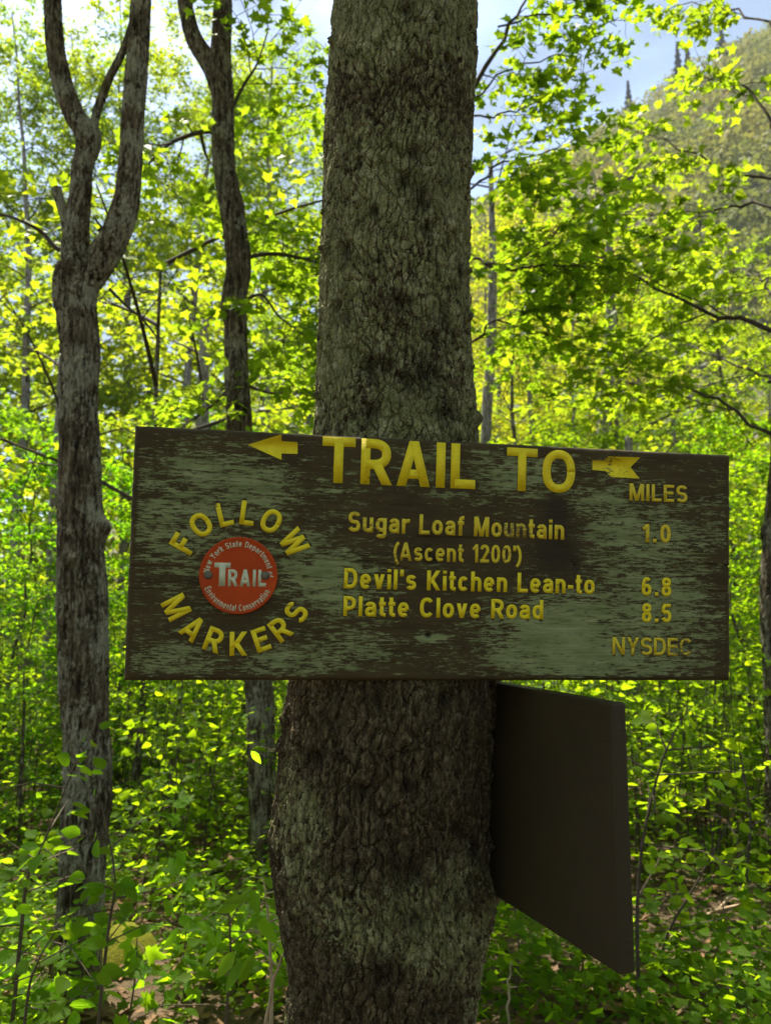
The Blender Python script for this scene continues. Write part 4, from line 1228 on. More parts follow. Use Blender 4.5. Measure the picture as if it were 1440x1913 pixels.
def plant_into(root, br, lv, color, singles, rng, tmpl=None):
    off = np.array(root.location)
    arr = lv.arrays()
    u, v, d = project(arr[0]); px = arr[3] * F_PX / np.maximum(d, 0.1)
    inside = (u > 5) & (u < 1435) & (v > 5) & (v < 1905) & (d > 0.2) & ~((u > 560) & (u < 900)) & (px >= 10)
    order = np.argsort(-(px * inside))[:singles]; order = order[inside[order]]
    if len(order): leaf_objects(root, 'maple', MAPLE_HI, M_LEAF, [q[order] for q in arr], color, rng)
    keep = np.ones(len(px), bool); keep[order] = False
    br.v = [q - off for q in br.v]
    o = link('branches', br.mesh('branches', M_TWIG), root); o['kind'] = 'stuff'
    a = [q[keep] for q in arr]
    o = put_leaves('foliage', a[0] - off, a[1], a[2], a[3], tmpl or MAPLE_MID, M_LEAF, root, color); o['kind'] = 'stuff'

build_forked_tree()
build_slim_tree()

# ------------------------------------------------------------------ crown of the big tree (it shades the sign)
def main_crown():
    rng = np.random.RandomState(91); br, lv = Tubes(), Leaves()
    c0 = np.array([0.1, 1.3, 0])
    for k in range(22):
        t = k / 21
        z = 6.6 + 5.0 * t; az = k * 2.4 + 0.4
        L = 3.6 * (1 - 0.5 * t) * rng.uniform(0.8, 1.15)
        pts = [c0 + np.array([math.cos(az) * L * s, math.sin(az) * L * s, z + 0.45 * L * s - 0.25 * L * s * s]) for s in np.linspace(0, 1, 7)]
        dress_limb(rng, br, lv, np.array(pts), np.linspace(0.05 * (1 - .6 * t), 0.006, 7), 11, 1.3, 6, 0.5, 13, 0.095, 0.15)
    plant_into(MAIN, br, lv, (0.85, 0.95, 0.85), 0, rng, LOWLEAF)
main_crown()

# ------------------------------------------------------------------ maples with hand-placed limbs
def limb_tree(name, label, trunk_rows, Y, limbs, bark, color, seed, singles, leaf=0.075, extra_up=0):
    """limbs: (rows (u, v, depth), start radius, nsub, sublen)"""
    rng = np.random.RandomState(seed); br, lv = Tubes(), Leaves()
    c = px_ctrl(trunk_rows, Y)
    base = c[0, :3].copy(); base[2] = 0
    root = link(name, None, loc=Vector(base.tolist())); tag(root, label, 'tree')
    bark_tube('trunk', c, bark, root, 64, 0.02, seed + 5, 0.03, 3.0, 0.008, [(P(1414, 992, 4.6), 0.05, 0.05)] if name == 'edge_maple' else [])
    for rows_, r0, ns, sl in limbs:
        pts = smooth_path(np.array([P(u, v, y) for u, v, y in rows_]), 14)
        pts = pts + rng.randn(14, 3) * 0.012
        dress_limb(rng, br, lv, pts, np.linspace(r0 * 0.8, 0.003, 14), ns, sl, 5, 0.30, 9, leaf, 0.22, 0.22)
    for k in range(extra_up):
        p0 = c[-1, :3] + np.array([0, 0, -0.3 * k]); az = k * 2.4
        pts = np.array([p0 + np.array([math.cos(az), math.sin(az), 0.5]) * 2.4 * t + np.array([0, 0, -0.5 * t * t]) for t in np.linspace(0, 1, 7)])
        dress_limb(rng, br, lv, pts, np.linspace(0.03, 0.006, 7), 8, 1.0, 5, 0.45, 11, 0.085)
    plant_into(root, br, lv, color, singles, rng)

limb_tree('edge_maple', 'dark maple trunk at the right edge with leafy limbs reaching left', [(1462, 1640, 60), (1454, 1480, 48), (1449, 1300, 44), (1444, 1150, 46), (1449, 1000, 46), (1460, 850, 40), (1466, 600, 38), (1474, 300, 36), (1482, 0, 34), (1490, -300, 30)], 4.6,
          [([(1450, 625, 4.6), (1390, 604, 4.7), (1300, 578, 4.9), (1200, 522, 5.1), (1130, 488, 5.3), (1050, 470, 5.6)], .022, 15, 0.85),
           ([(1450, 395, 4.6), (1400, 381, 4.8), (1330, 393, 5.0), (1240, 402, 5.3), (1150, 395, 5.6)], .014, 7, 0.5),
           ([(1455, 335, 4.6), (1380, 322, 4.8), (1310, 295, 5.0), (1230, 250, 5.3), (1230, 240, 5.3)], .013, 4, 0.4),
           ([(1458, 250, 4.6), (1410, 180, 4.8), (1360, 150, 5.1), (1300, 150, 5.4)], .014, 4, 0.36),
           ([(1460, 60, 4.6), (1400, 30, 4.9), (1330, 10, 5.2), (1260, 5, 5.5)], .012, 5, 0.4),
           ([(1452, 815, 4.6), (1370, 768, 4.7), (1300, 735, 5.0), (1200, 720, 5.3), (1100, 715, 5.5)], .016, 12, 0.8),
           ([(1445, 560, 4.6), (1420, 520, 5.2), (1380, 500, 6.0)], .012, 8, 0.8), ([(1445, 720, 4.6), (1400, 690, 5.2), (1300, 650, 6.0), (1200, 620, 6.8)], .014, 12, 0.9)],
          M_BARK_B, (0.95, 1.0, 0.8), 501, 220, 0.078, 0)
limb_tree('hidden_maple', 'maple mostly hidden behind the big trunk, its leafy limbs showing on the right', [(772, 1690, 70), (770, 1300, 62), (768, 900, 58), (766, 500, 54), (765, 200, 50), (764, -200, 40)], 5.3,
          [([(800, 470, 5.3), (885, 486, 5.0), (935, 500, 4.8), (1010, 500, 4.8), (1090, 485, 4.9), (1160, 478, 5.1)], .016, 14, 0.75),
           ([(900, 495, 4.9), (960, 490, 4.8), (1020, 450, 4.8), (1070, 405, 5.0), (1100, 380, 5.2)], .012, 12, 0.7),
           ([(800, 380, 5.3), (880, 345, 5.0), (930, 310, 4.9), (1000, 285, 4.9), (1090, 275, 5.1)], .014, 8, 0.5),
           ([(790, 260, 5.3), (890, 150, 5.2), (945, 60, 5.2), (985, 0, 5.2), (1010, -80, 5.2)], .030, 4, 0.45),
           ([(890, 180, 5.2), (950, 130, 5.1), (1020, 110, 5.0), (1090, 95, 5.0)], .010, 4, 0.34),
           ([(880, 215, 5.2), (940, 215, 5.1), (1010, 190, 5.0), (1080, 165, 5.0)], .010, 4, 0.34),
           ([(930, 50, 5.2), (1010, 25, 5.1), (1090, 35, 5.0), (1150, 45, 5.0)], .010, 5, 0.36),
           ([(800, 660, 5.3), (890, 635, 5.1), (920, 602, 5.0), (985, 612, 5.0), (1060, 640, 5.2)], .014, 12, 0.7),
           ([(740, 480, 5.3), (640, 470, 5.2), (560, 470, 5.2), (500, 440, 5.3)], .012, 10, 0.8), ([(740, 260, 5.3), (640, 200, 5.2), (580, 200, 5.2), (530, 230, 5.3)], .012, 5, 0.5),
           ([(740, 700, 5.3), (640, 650, 5.2), (560, 640, 5.2), (480, 650, 5.3)], .012, 10, 0.8)],
          M_BARK_B, (0.86, 0.98, 0.75), 521, 260, 0.082, 0)

# ------------------------------------------------------------------ the wood behind: whole maples, near to far
PROTO = []
for k, (seed, H, r0, c0, spr, nl, ns, nt_, nlf, ls) in enumerate([(1001, 9.0, .085, .16, 2.6, 18, 9, 5, 12, .056), (1002, 13.0, .12, .22, 3.3, 20, 9, 5, 8, .078), (1003, 16.0, .15, .25, 3.8, 22, 10, 6, 15, .085),
                                                                  (1004, 5.0, .04, .12, 1.7, 16, 7, 5, 7, .074)]):
    PROTO.append(grow_maple(seed, H, r0, c0, spr, nl, ns, nt_, nlf, ls))
BARKS = [M_BARK_B, M_BARK_FAR, M_BARK_FAR, M_BARK_B]
MADE = {}
def wood(kind, u, Y, rot, scale, color, label, group=None, name='maple_tree'):
    d = ray(u, 1130); x = d[0] / d[1] * Y
    loc = (x, Y, float(ground_h(np.array(x), np.array(Y))))
    if kind not in MADE:
        MADE[kind] = plant_tree(name, loc, *PROTO[kind], BARKS[kind], color, label, group, rotz=rot, scale=scale, tmpl=LOWLEAF if kind in (1, 2) else MAPLE_MID, mat=M_HERB if kind == 3 else M_LEAF)
        return MADE[kind][0]
    return copy_tree(*MADE[kind], loc, rot, scale, color, label, group, name)
FRESH, MIDG, DEEP, GOLD = (1.08, 1.05, 0.8), (0.88, 1.02, 0.75), (0.68, 0.95, 0.7), (1.45, 1.12, 1.2)
G_L, G_R = 'sunlit maples in the wood left of the big trunk', 'sunlit maples in the wood right of the big trunk'
RANK = {}
def place(size, what, u):
    """Lists are written near to far within each stretch, so the rank is the order of distance."""
    where = ('between the left edge and the forked tree' if u < 150 else 'between the forked tree and the slim tree' if u < 430 else 'between the slim tree and the big trunk' if u < 700
             else 'between the big trunk and the arrow tail' if u < 1120 else 'above or below the right end of the sign' if u < 1360 else 'at the right edge of the view')
    k = RANK[(size, what, where)] = RANK.get((size, what, where), 0) + 1
    return '%s %s %s, %s' % (size, what, where, ['nearest', 'second nearest', 'third nearest', 'fourth nearest', 'fifth nearest', 'sixth nearest', 'seventh nearest', 'eighth nearest'][k - 1])
for kind, u, Y, rot, s, c in sorted([(0, 560, 14.0, 4.0, 0.9, MIDG), (2, 120, 25, 5.1, 1.4, MIDG), (2, 330, 24, 3.3, 1.35, FRESH), (2, 500, 23, 1.0, 1.2, MIDG),
                              (2, 20, 22.5, 5.5, 1.3, FRESH), (2, 230, 27, 0.5, 1.5, FRESH), (2, 420, 28, 4.4, 1.45, FRESH), (2, 570, 28, 2.7, 1.2, FRESH), (2, -80, 27, 1.6, 1.5, MIDG)], key=lambda q: q[2]):
    wood(kind, u, Y, rot, s, c, place('tall' if kind else 'slim', 'maple', u), G_L)
for kind, u, Y, rot, s, c in sorted([(0, 1150, 12.5, 0.9, 0.85, MIDG), (0, 960, 13.0, 2.4, 0.9, FRESH), (0, 1380, 12.0, 5.0, 0.85, MIDG), (1, 1290, 16, 3.1, 0.70, FRESH), (1, 1060, 17, 1.1, 0.80, FRESH), (1, 1480, 15, 4.2, 0.66, FRESH),
                              (1, 900, 19, 0.2, 0.9, FRESH), (2, 1200, 23, 1.4, 0.72, FRESH), (2, 1400, 24, 2.8, 0.66, FRESH)], key=lambda q: q[2]):
    wood(kind, u, Y, rot, s, c, place('tall' if kind else 'slim', 'maple', u), G_R)
for kind, u, Y, rot, s in [(2, 1010, 20, 0.4, 0.82), (2, 1120, 27, 2.2, 0.95), (2, 930, 26, 4.1, 1.0), (1, 1230, 29, 5.3, 1.2)]:
    wood(kind, u, Y, rot, s, GOLD, {1010: 'golden-green spring maple right of the big trunk, nearest of the golden ones', 1120: 'golden-green spring maple standing below the lone ridge spruce', 930: 'golden-green spring maple showing close beside the big trunk, far back', 1230: 'golden-green spring maple rightmost of those below the mountainside'}[u], 'golden-green maples below the mountainside')
# low saplings that fill the understory
for i, (u, Y, rot, s) in enumerate(sorted([(20, 6.4, 0.1, .62), (250, 6.6, 1.4, .55), (380, 7.5, 2.9, .6), (460, 9.5, 0.7, .75), (560, 12, 2.0, .9), (30, 14, 1.1, 1.1), (220, 16, 0.2, 1.2), (430, 17, 5.0, 1.2), (330, 5.6, 0.9, .40), (60, 5.4, 2.2, .42), (200, 8.6, 4.9, .7), (400, 11, 1.5, .8), (510, 7.0, 5.8, .55), (230, 7.2, 0.4, .65), (-30, 9.5, 5.1, .9)], key=lambda q: q[1])):
    wood(3, u, Y, rot, s, (MIDG, FRESH, DEEP)[i % 3], place('low bushy', 'sapling', u), 'low saplings left of the trunk', 'maple_sapling')
for i, (u, Y, rot, s) in enumerate(sorted([(1010, 6.8, 0.5, .55), (1230, 6.2, 1.9, .58), (1390, 6.9, 2.6, .62), (1310, 9.5, 5.5, .8), (960, 10.5, 0.9, .85), (1180, 12, 2.1, .95), (1420, 12.5, 4.0, 1.0), (1050, 15, 1.7, 1.15), (1280, 17, 3.0, 1.2), (1480, 16, 0.3, 1.2), (1320, 5.6, 4.6, .42), (1130, 6.0, 5.0, .42), (1450, 8.0, 1.0, .7), (1040, 9.0, 2.0, .66), (930, 8.0, 4.0, .6)], key=lambda q: q[1])):
    wood(3, u, Y, rot, s, (FRESH, FRESH, MIDG)[i % 3], place('low bushy', 'sapling', u), 'low saplings right of the trunk', 'maple_sapling')

# bare trunks that can be told apart between the leaves
def bare_trunk(label, rows_, Y, bark, seed):
    c = px_ctrl(rows_, Y)
    base = c[0, :3].copy(); base[2] = 0
    if c[0, 2] > 0.05: c = np.vstack([[c[0, 0], c[0, 1], -0.05, c[0, 3] * 1.2], c])
    top = c[-1].copy(); top[2] += 2.2; top[3] *= 0.5
    c = np.vstack([c, top])
    root = link('woodland_tree', None, loc=Vector(base.tolist())); tag(root, label, 'tree')
    bark_tube('trunk', c, bark, root, 28, 0.06, seed, 0.04, 3.0, 0.008)
    rng = np.random.RandomState(seed); br, lv = Tubes(), Leaves()
    for k in range(5):
        p0 = c[-1, :3] - np.array([0, 0, 0.5 * k]); az = k * 2.4
        pts = np.array([p0 + np.array([math.cos(az), math.sin(az), 0.6]) * 1.8 * t + np.array([0, 0, -0.4 * t * t]) for t in np.linspace(0, 1, 6)])
        dress_limb(rng, br, lv, pts, np.linspace(0.02, 0.005, 6), 6, 0.8, 4, 0.4, 6, 0.10)
    plant_into(root, br, lv, FRESH, 0, rng)
bare_trunk('pale grey trunk between the left edge and the forked tree', [(84, 1470, 30), (92, 1300, 28), (98, 1150, 26), (104, 950, 24)], 9.0, M_BARK_FAR, 701)
bare_trunk('thin dark leaning trunk below the left end of the sign', [(240, 1650, 15), (250, 1500, 15), (264, 1350, 14), (275, 1200, 13), (282, 1000, 12)], 6.0, M_BARK_B, 702)
bare_trunk('grey trunk seen under the sign below the red disc', [(345, 1560, 34), (352, 1400, 34), (362, 1280, 34), (370, 1100, 32), (375, 900, 30)], 10.0, M_BARK_FAR, 703)
bare_trunk('pale trunk seen between the second board and the sign corner', [(1168, 1420, 30), (1172, 1330, 30), (1180, 1250, 30), (1184, 1100, 28)], 11.0, M_BARK_FAR, 704)
bare_trunk('short sunlit pale trunk in the undergrowth at lower right', [(1304, 1680, 20), (1310, 1600, 22), (1318, 1480, 20), (1322, 1300, 18)], 8.5, M_BARK_FAR, 705)
bare_trunk('grey forked trunk above the sign, right of the big trunk', [(900, 1200, 20), (908, 800, 20), (915, 680, 19), (920, 520, 16)], 13.0, M_BARK_FAR, 706)
bare_trunk('pale mottled trunk above the word TO on the sign', [(1120, 1200, 24), (1128, 780, 24), (1135, 700, 24), (1140, 560, 18)], 14.0, M_BARK_FAR, 707)

# the closed wood beyond, too far to count
def far_wood():
    rng = np.random.RandomState(66); n = 52000
    az = rng.uniform(-0.75, 0.75, n); D = 24 + 38 * rng.rand(n) ** 0.8
    x, y = D * np.sin(az), D * np.cos(az)
    top = np.where(az < 0.05, 25, np.where(az < 0.28, 19, 13.0)) * (0.8 + 0.25 * fbm(az * 14 + 30, D * 0.1, 15, 3))
    z = ground_h(x, y) + top * rng.rand(n) * np.clip((D - 20) / 16, 0.18, 1)
    pos = np.c_[x, y, z]
    put_leaves('far_wood', pos, rng.randn(n, 3), rng.randn(n, 3) + [0, 0, 1.2], rng.uniform(0.28, 0.55, n), QUAD, M_LEAF, color=(1.15, 1.05, 1.0),
               top=dict(label='bright green far wood closing the view behind the maples', cat='woods', kind='stuff'))
far_wood()

def back_wood_screen():
    """The same wood goes on behind the viewer; it keeps the open sky off the sign's face."""
    rng = np.random.RandomState(67); n = 6000
    az = rng.uniform(math.radians(80), math.radians(280), n); D = 5 + 22 * rng.rand(n) ** 0.9
    x, y = D * np.sin(az), D * np.cos(az)
    z = (2 + 15 * rng.rand(n)) * np.clip(D / 9, 0.5, 1.0)
    put_leaves('back_wood_screen', np.c_[x, y, z], rng.randn(n, 3), rng.randn(n, 3) + [0, 0, 1.0], rng.uniform(0.30, 0.60, n), QUAD, M_LEAF, color=(0.9, 0.95, 0.9),
               top=dict(label='unseen leafy wood added behind the viewer to block skylight', cat='woods', kind='stuff'))
back_wood_screen()

def thicket():
    global TILT
    TILT = 0.95
    """Waist-high seedlings between the trunks: leaf sprays on thin stems, too many to count."""
    rng = np.random.RandomState(68); tb, lv = Tubes(), Leaves()
    n = 2300
    Y = 4.6 + 16 * rng.rand(n) ** 1.25; X = rng.uniform(-0.68, 0.68, n) * (Y + 0.5)
    den = fbm(X * 0.5 + 50, Y * 0.5 + 50, 29, 3)
    for x, y, d in zip(X, Y, den):
        if d < -0.35: continue
        h = rng.uniform(0.35, 1.0) * (1.5 + 1.3 * rng.rand() * (y > 7))
        b = np.array([x, y, float(ground_h(np.array(x), np.array(y)))]); t = b + [rng.randn() * .12, rng.randn() * .12, h]
        tb.add([b, t], [.006, .002], 3)
        for k in range(5):
            f = rng.uniform(.45, 1.0); a = rng.rand() * 6.3
            twig_leaves(rng, tb, lv, b + (t - b) * f, np.array([math.cos(a), math.sin(a), .15]), rng.uniform(.2, .5), 8, .060, .2, .0018)
    TILT = 0.62
    a = lv.arrays()
    o = put_leaves('seedling_thicket', a[0], a[1], a[2], a[3], LOWLEAF, M_HERB, None, (1.1, 1.05, .9), dict(label='thicket of waist-high green seedlings between the trunks', cat='undergrowth', kind='stuff'))
    st = link('stem', tb.mesh('stem', M_TWIG), o); st['kind'] = 'stuff'
thicket()

# ------------------------------------------------------------------ spruces on the ridge
def spruce(u, v, hpx, label, seed):
    rng = np.random.RandomState(seed); Y = 225.0
    Ys = np.linspace(120, 340, 441); q = None
    for vv in np.arange(-100, 700, 2.0):                 # where the skyline of the hill stands in this direction
        d = ray(u, vv); X = d[0] / d[1] * Ys; Zr = EYE + d[2] / d[1] * Ys
        hh = hill_h(X, Ys); k = int(np.argmax(hh - Zr))
        if hh[k] > Zr[k]:
            q = np.array([X[k], Ys[k], hh[k]]); break
    H = hpx / F_PX * q[1] * 1.1 + 8.0; gz = float(q[2]); lift = 1.0
    root = link('spruce_tree', None, loc=Vector((float(q[0]), float(q[1]), gz - 0.5))); tag(root, label, 'tree', 'spruces on the ridge')
    tk = Tubes(); tk.add([(0, 0, 0), (0, 0, H * .5 + lift), (0, 0, H + lift)], [0.3, 0.2, 0.03], 8)
    link('trunk', tk.mesh('trunk', M_BARK_B), root)
    n = 1500; t = rng.rand(n) ** 0.8
    a = rng.rand(n) * 2 * np.pi; r = (1 - t) * H * 0.19 * np.sqrt(rng.rand(n)) * (0.7 + 0.3 * np.sin(t * 45))
    pos = np.c_[r * np.cos(a), r * np.sin(a), t * H + lift - 0.25 * r]
    o = put_leaves('crown', pos, np.c_[np.cos(a), np.sin(a), np.full(n, -.35)], rng.randn(n, 3) * .4 + [0, 0, 1], rng.uniform(.5, 1.1, n), QUAD, M_NEEDLE, root); o['kind'] = 'stuff'
spruce(1175, 212, 34, 'lone small dark spruce lowest on the ridge line', 1)
spruce(1268, 160, 46, 'taller dark spruce in the middle of the ridge line', 2)
spruce(1286, 150, 36, 'small dark spruce right beside the taller ridge spruce', 3)
spruce(1350, 108, 44, 'dark spruce highest up the ridge line', 4)

# ------------------------------------------------------------------ undergrowth
def stem_plant(name, label, ctrl, r0, leaf_kind, tmpl, mat, color, nleaf, lsize, seed, spread=0.10, stem_mat=None, side=5, start=0.35, droop=0.3, group=None):
    """One sapling: a stem, side shoots and leaves, every leaf an object."""
    rng = np.random.RandomState(seed)
    pts = smooth_path(np.array(ctrl), 16)
    base = pts[0].copy()
    root = link(name, None, loc=Vector(base.tolist())); tag(root, label, 'plant', group)
    tb, lv = Tubes(), Leaves()
    tb.add(pts, np.linspace(r0, r0 * 0.3, 16), 7)
    per = max(3, nleaf // (side + 1))
    for k in range(side):
        t = start + (0.97 - start) * (k + rng.rand() * 0.6) / side
        p = pts[int(t * 15)]; az = k * 2.5 + rng.rand()
        d = np.array([math.cos(az), math.sin(az), rng.uniform(0.05, 0.5)])
        twig_leaves(rng, tb, lv, p, d, spread * rng.uniform(0.7, 1.4), per, lsize, droop, r0 * 0.45)
    twig_leaves(rng, tb, lv, pts[-1], pts[-1] - pts[-3] + rng.randn(3) * .02, spread * 0.6, per, lsize, droop, r0 * 0.3)
    tb.v = [v - base for v in tb.v]
    link('stem', tb.mesh('stem', stem_mat or M_STEM), root)
    leaf_objects(root, leaf_kind, tmpl, mat, lv.arrays(), color, rng)

def gp(u, Y):       # a foot on the ground under pixel column u
    d = ray(u, 1500); x = d[0] / d[1] * Y
    return np.array([x, Y, float(ground_h(np.array(x), np.array(Y)))])
SG = (0.95, 1.0, 1.0)
stem_plant('beech_sapling', 'spindly sapling with oval leaves in front of the forked tree, tallest of those', [gp(40, 2.7), P(40, 1740, 2.7), P(52, 1640, 2.7), P(80, 1580, 2.7), P(140, 1430, 2.7)], .008, 'ovate', OVATE, M_HERB, SG, 80, .062, 31, .30, None, 10, .25)
stem_plant('beech_sapling', 'oval-leaved sapling covering the foot of the forked tree', [gp(190, 2.6), P(200, 1760, 2.6), P(215, 1640, 2.6), P(190, 1500, 2.6)], .007, 'ovate', OVATE, M_HERB, (0.85, 1, 1), 80, .060, 32, .28, None, 10, .15)
stem_plant('beech_sapling', 'low oval-leaved sapling at the bottom left corner', [gp(60, 2.45), P(50, 1880, 2.45), P(70, 1800, 2.45), P(110, 1730, 2.45)], .006, 'ovate', OVATE, M_HERB, (0.9, 1, 1), 60, .064, 33, .26, None, 8, .1)
stem_plant('maple_seedling', 'dark thin-stemmed seedling standing left of the big trunk', [gp(275, 4.2), P(276, 1760, 4.2), P(284, 1660, 4.2), P(300, 1580, 4.2)], .007, 'maple_h', MAPLE_HI, M_HERB, (0.95, 1, .9), 70, .085, 34, .38, M_TWIG, 8, .2)
stem_plant('broadleaf_shoot', 'pale-stemmed shoot with big drooping leaves beside the left of the trunk', [gp(508, 2.0), P(507, 1900, 2.0), P(505, 1780, 2.0), P(500, 1700, 2.0), P(492, 1640, 2.0)], .006, 'lance', HERB, M_HERB, (1.0, 1.15, 1.5), 30, .080, 35, .10, M_PALE_STEM, 6, .55, .55)
stem_plant('broadleaf_shoot', 'shoot with large hanging leaves between the slim tree and the big trunk', [gp(420, 2.6), P(428, 1830, 2.6), P(430, 1740, 2.6), P(425, 1670, 2.6)], .006, 'lance', HERB, M_HERB, (0.95, 1.15, 1.4), 34, .075, 36, .16, M_STEM, 6, .5, .5)
stem_plant('leafy_twig', 'small leafy twig at the left edge of the big trunk under the sign', [P(545, 1425, 1.32), P(528, 1405, 1.34), P(512, 1400, 1.36), P(500, 1404, 1.37)], .0016, 'lance', HERB, M_HERB, (1.0, 1.15, 1.5), 10, .034, 37, .03, M_STEM, 3, .55, .5)
stem_plant('birch_sapling', 'thin dark-stemmed sapling just right of the second board', [gp(1190, 2.9), P(1190, 1800, 2.9), P(1196, 1600, 2.9), P(1230, 1440, 2.9), P(1258, 1370, 2.9)], .009, 'ovate', OVATE, M_HERB, (1.1, 1.05, .9), 80, .062, 38, .30, M_TWIG, 9, .4)
stem_plant('birch_sapling', 'slanting thin sapling at lower right with oval leaves', [gp(1215, 3.3), P(1240, 1760, 3.3), P(1300, 1650, 3.3), P(1350, 1560, 3.3)], .008, 'ovate', OVATE, M_HERB, (1.1, 1.05, .9), 80, .062, 39, .32, M_TWIG, 9, .3)
stem_plant('birch_sapling', 'fine-twigged sapling near the right edge beyond the slanting one', [gp(1400, 4.0), P(1395, 1650, 4.0), P(1400, 1520, 4.0), P(1380, 1400, 4.0)], .010, 'ovate', OVATE, M_HERB, (1.2, 1.05, .9), 90, .070, 40, .42, M_TWIG, 10, .3)
for i, (u, Y, label) in enumerate([(560, 3.3, 'low maple seedling half hidden by the left foot of the big trunk'), (340, 3.3, 'low broad maple seedling on the ground left of the big trunk'), (250, 3.0, 'low maple seedling right of the foot of the forked tree'),
                                   (950, 3.2, 'low maple seedling right of the foot of the big trunk'), (1070, 3.3, 'low maple seedling under the pointed lower corner of the dark board'), (1330, 3.5, 'low maple seedling in the bottom right corner'), (100, 3.1, 'low maple seedling left of the foot of the forked tree')]):
    b = gp(u, Y)
    stem_plant('maple_seedling', label, [b, b + [0.02, 0, .15], b + [0.03, 0.01, .28], b + [0.02, 0.03, .40]], .005, 'maple_h', MAPLE_HI, M_HERB, (1.0 if u > 700 else .85, 1, .8), 60, .075, 60 + i, .26, None, 8, .2)

def ground_cover():
    """Seedlings, herbs and ferns that nobody could count."""
    rng = np.random.RandomState(12)
    pos, ax, nm, sz = [], [], [], []
    tb = Tubes()
    n = 11500
    Y = 2.4 + 15 * rng.rand(n) ** 1.65
    X = rng.uniform(-0.75, 0.75, n) * (Y + 1.0)
    den = fbm(X * 0.7 + 30, Y * 0.7 + 30, 19, 3)
    rk = P(212, 1835, 3.75)
    ok = (den > -0.42) & ~((np.abs(X - rk[0] * Y / 3.75) < 0.22) & (Y < 3.95))
    X, Y = X[ok], Y[ok]
    Z = ground_h(X, Y)
    for x, y, z in zip(X, Y, Z):
        h = rng.uniform(0.06, 0.36) * (1.5 if rng.rand() < .2 else 1)
        k = rng.randint(5, 13); a = np.arange(k) * 2.4 + rng.rand() * 6
        t = rng.uniform(0.5, 1, k)
        p = np.c_[x + rng.randn(k) * .03, y + rng.randn(k) * .03, z + h * t]
        d = np.c_[np.cos(a), np.sin(a), rng.uniform(-.35, .25, k)]
        s = rng.uniform(.030, .056) * (1.0 + 0.35 * min(1.0, max(0.0, (y - 4) / 4))) * rng.uniform(.7, 1.2, k)
        pos.append(p + d * 0.02); ax.append(d); nm.append(np.c_[rng.randn(k, 2) * .75, np.ones(k)]); sz.append(s)
    put_leaves('ground_cover', np.concatenate(pos), np.concatenate(ax), np.concatenate(nm), np.concatenate(sz), LOWLEAF, M_HERB, color=(1.0, 1.0, 0.85),
               top=dict(label='low green herbs and seedlings covering the forest floor', cat='undergrowth', kind='stuff'))
    m = 9000
    Y = 2.6 + 20 * rng.rand(m) ** 1.4; X = rng.uniform(-.8, .8, m) * (Y + 1)
    p = np.c_[X, Y, ground_h(X, Y) + rng.uniform(.004, .03, m)]
    a = rng.rand(m) * 6.3
    put_leaves('leaf_litter', p, np.c_[np.cos(a), np.sin(a), rng.randn(m) * .15], np.c_[rng.randn(m, 2) * .25, np.ones(m)], rng.uniform(.05, .11, m), MAPLE_MID, M_LITTER,
               top=dict(label='brown fallen leaves lying over the forest floor', cat='leaf litter', kind='stuff'))
ground_cover()

def rock(label, u, v, Y, rx, ry, rz, seed):
    import bmesh
    bm = bmesh.new(); bmesh.ops.create_icosphere(bm, subdivisions=4, radius=1.0)
    V = np.array([q.co[:] for q in bm.verts])
    f = 0.16 * fbm(V[:, 0] * 1.6 + V[:, 2] + 20, V[:, 1] * 1.6 - V[:, 2] + 20, seed, 4) + 0.03 * fbm(V[:, 0] * 9 + 40, V[:, 1] * 9 + V[:, 2] * 7 + 40, seed + 9, 3)
    V = V * (1 + f)[:, None] * np.array([rx, ry, rz])
    for q, p in zip(bm.verts, V): q.co = p
    me = bpy.data.meshes.new('mossy_rock'); bm.to_mesh(me); bm.free()
    for p in me.polygons: p.use_smooth = True
    if 'mossy_rock' not in bpy.data.materials:
        m, nt, out = mat_new('mossy_rock')
        pb = N(nt, 'ShaderNodeBsdfPrincipled', Roughness=0.95); pb.inputs['Specular IOR Level'].default_value = 0.1
        g = nt.nodes.new('ShaderNodeNewGeometry'); sp = nt.nodes.new('ShaderNodeSeparateXYZ'); nt.links.new(g.outputs['Normal'], sp.inputs[0])
        mk = ramp(nt, math_(nt, 'ADD', sp.outputs['Z'], math_(nt, 'MULTIPLY', noise(nt, 8, 5), 0.8)), [(0.45, (0, 0, 0)), (0.65, (1, 1, 1))])
        c = mix(nt, mk, ramp(nt, noise(nt, 12, 6), [(.3, (.09, .08, .065)), (.7, (.22, .20, .17))]), ramp(nt, noise(nt, 60, 5), [(.3, (.10, .11, .012)), (.7, (.24, .23, .02))]))
        nt.links.new(c, pb.inputs['Base Color'])
        b = N(nt, 'ShaderNodeBump', Strength=.9, Distance=.02); nt.links.new(noise(nt, 90, 5, .7), b.inputs['Height']); nt.links.new(b.outputs[0], pb.inputs['Normal'])
        nt.links.new(pb.outputs[0], out.inputs['Surface'])
    me.materials.append(bpy.data.materials['mossy_rock'])
    p = P(u, v, Y)
    o = link('mossy_rock', me, loc=Vector(p.tolist())); tag(o, label, 'rock', 'mossy rocks on the forest floor')
rock('sunlit yellow-mossed rock beside the foot of the forked tree', 214, 1815, 3.75, .19, .22, .19, 5)
rock('flat mossy rock on the floor between the slim tree and the sign', 385, 1720, 4.9, .26, .25, .13, 6)
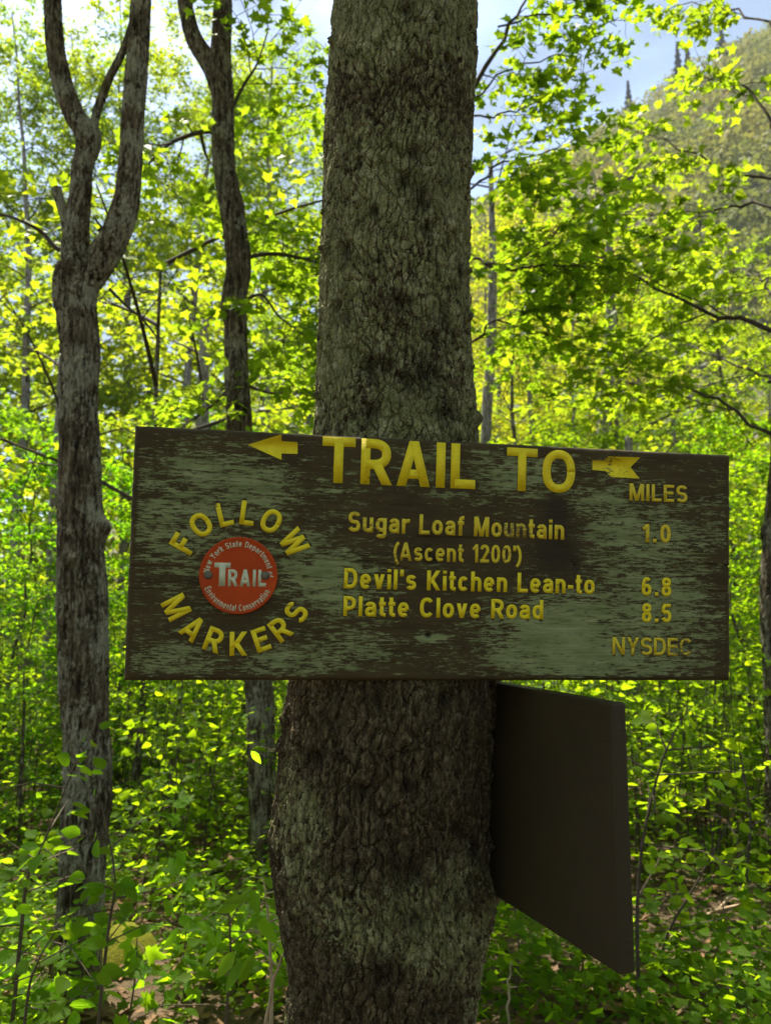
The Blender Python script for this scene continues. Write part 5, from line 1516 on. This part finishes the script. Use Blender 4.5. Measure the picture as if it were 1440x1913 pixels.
rock('grey rock at lower right behind the slanting sapling', 1392, 1700, 5.2, .26, .22, .12, 7)

def build_haze():
    import bmesh
    bm = bmesh.new()
    bmesh.ops.create_cube(bm, size=1.0)
    for v in bm.verts: v.co = (v.co.x * 1900, v.co.y * 1900, 153 + v.co.z * 320)
    me = bpy.data.meshes.new('haze'); bm.to_mesh(me); bm.free()
    m, nt, out = mat_new('haze')
    pv = nt.nodes.new('ShaderNodeVolumePrincipled')
    pv.inputs['Color'].default_value = (0.9, 0.95, 1.0, 1); pv.inputs['Density'].default_value = 0.00028; pv.inputs['Anisotropy'].default_value = 0.0
    nt.links.new(pv.outputs[0], out.inputs['Volume']); me.materials.append(m)
    tag(link('haze', me), kind='stuff')
build_haze()

def dead_stick(label, pts, r):
    p = smooth_path(np.array(pts), 14); rng = np.random.RandomState(int(abs(p[0, 0]) * 1000) % 997)
    p = p + rng.randn(14, 3) * r * 0.6
    b = p[0].copy(); tb = Tubes(); tb.add(p - b, np.linspace(r, r * 0.45, 14), 7)
    k = 8; d = rng.randn(3) * 0.5 + [0, 0, 0.3]
    tb.add(np.array([p[k] - b, p[k] - b + d * r * 9, p[k] - b + d * r * 15]), [r * .6, r * .45, r * .2], 5)
    o = link('dead_stick', tb.mesh('dead_stick', M_PALE_STEM), loc=Vector(b.tolist())); tag(o, label, 'stick', 'dead sticks')
dead_stick('pale dead stem leaning against the left foot of the big trunk', [P(497, 1960, 1.75), P(505, 1870, 1.75), P(522, 1800, 1.72), P(540, 1760, 1.6)], .004)
dead_stick('pale dry stick standing among plants right of the big trunk', [gp(940, 3.0), P(948, 1860, 3.0), P(955, 1800, 3.0)], .006)
dead_stick('pale fallen stick on the ground at lower right', [gp(1240, 3.8) + [0, 0, .06], gp(1300, 3.9) + [0, 0, .12], gp(1390, 4.1) + [0, 0, .20]], .014)
dead_stick('pale fallen stick on the ground left of the big trunk', [gp(300, 4.4) + [0, 0, .05], gp(370, 4.5) + [0, 0, .12], gp(450, 4.7) + [0, 0, .16]], .013)
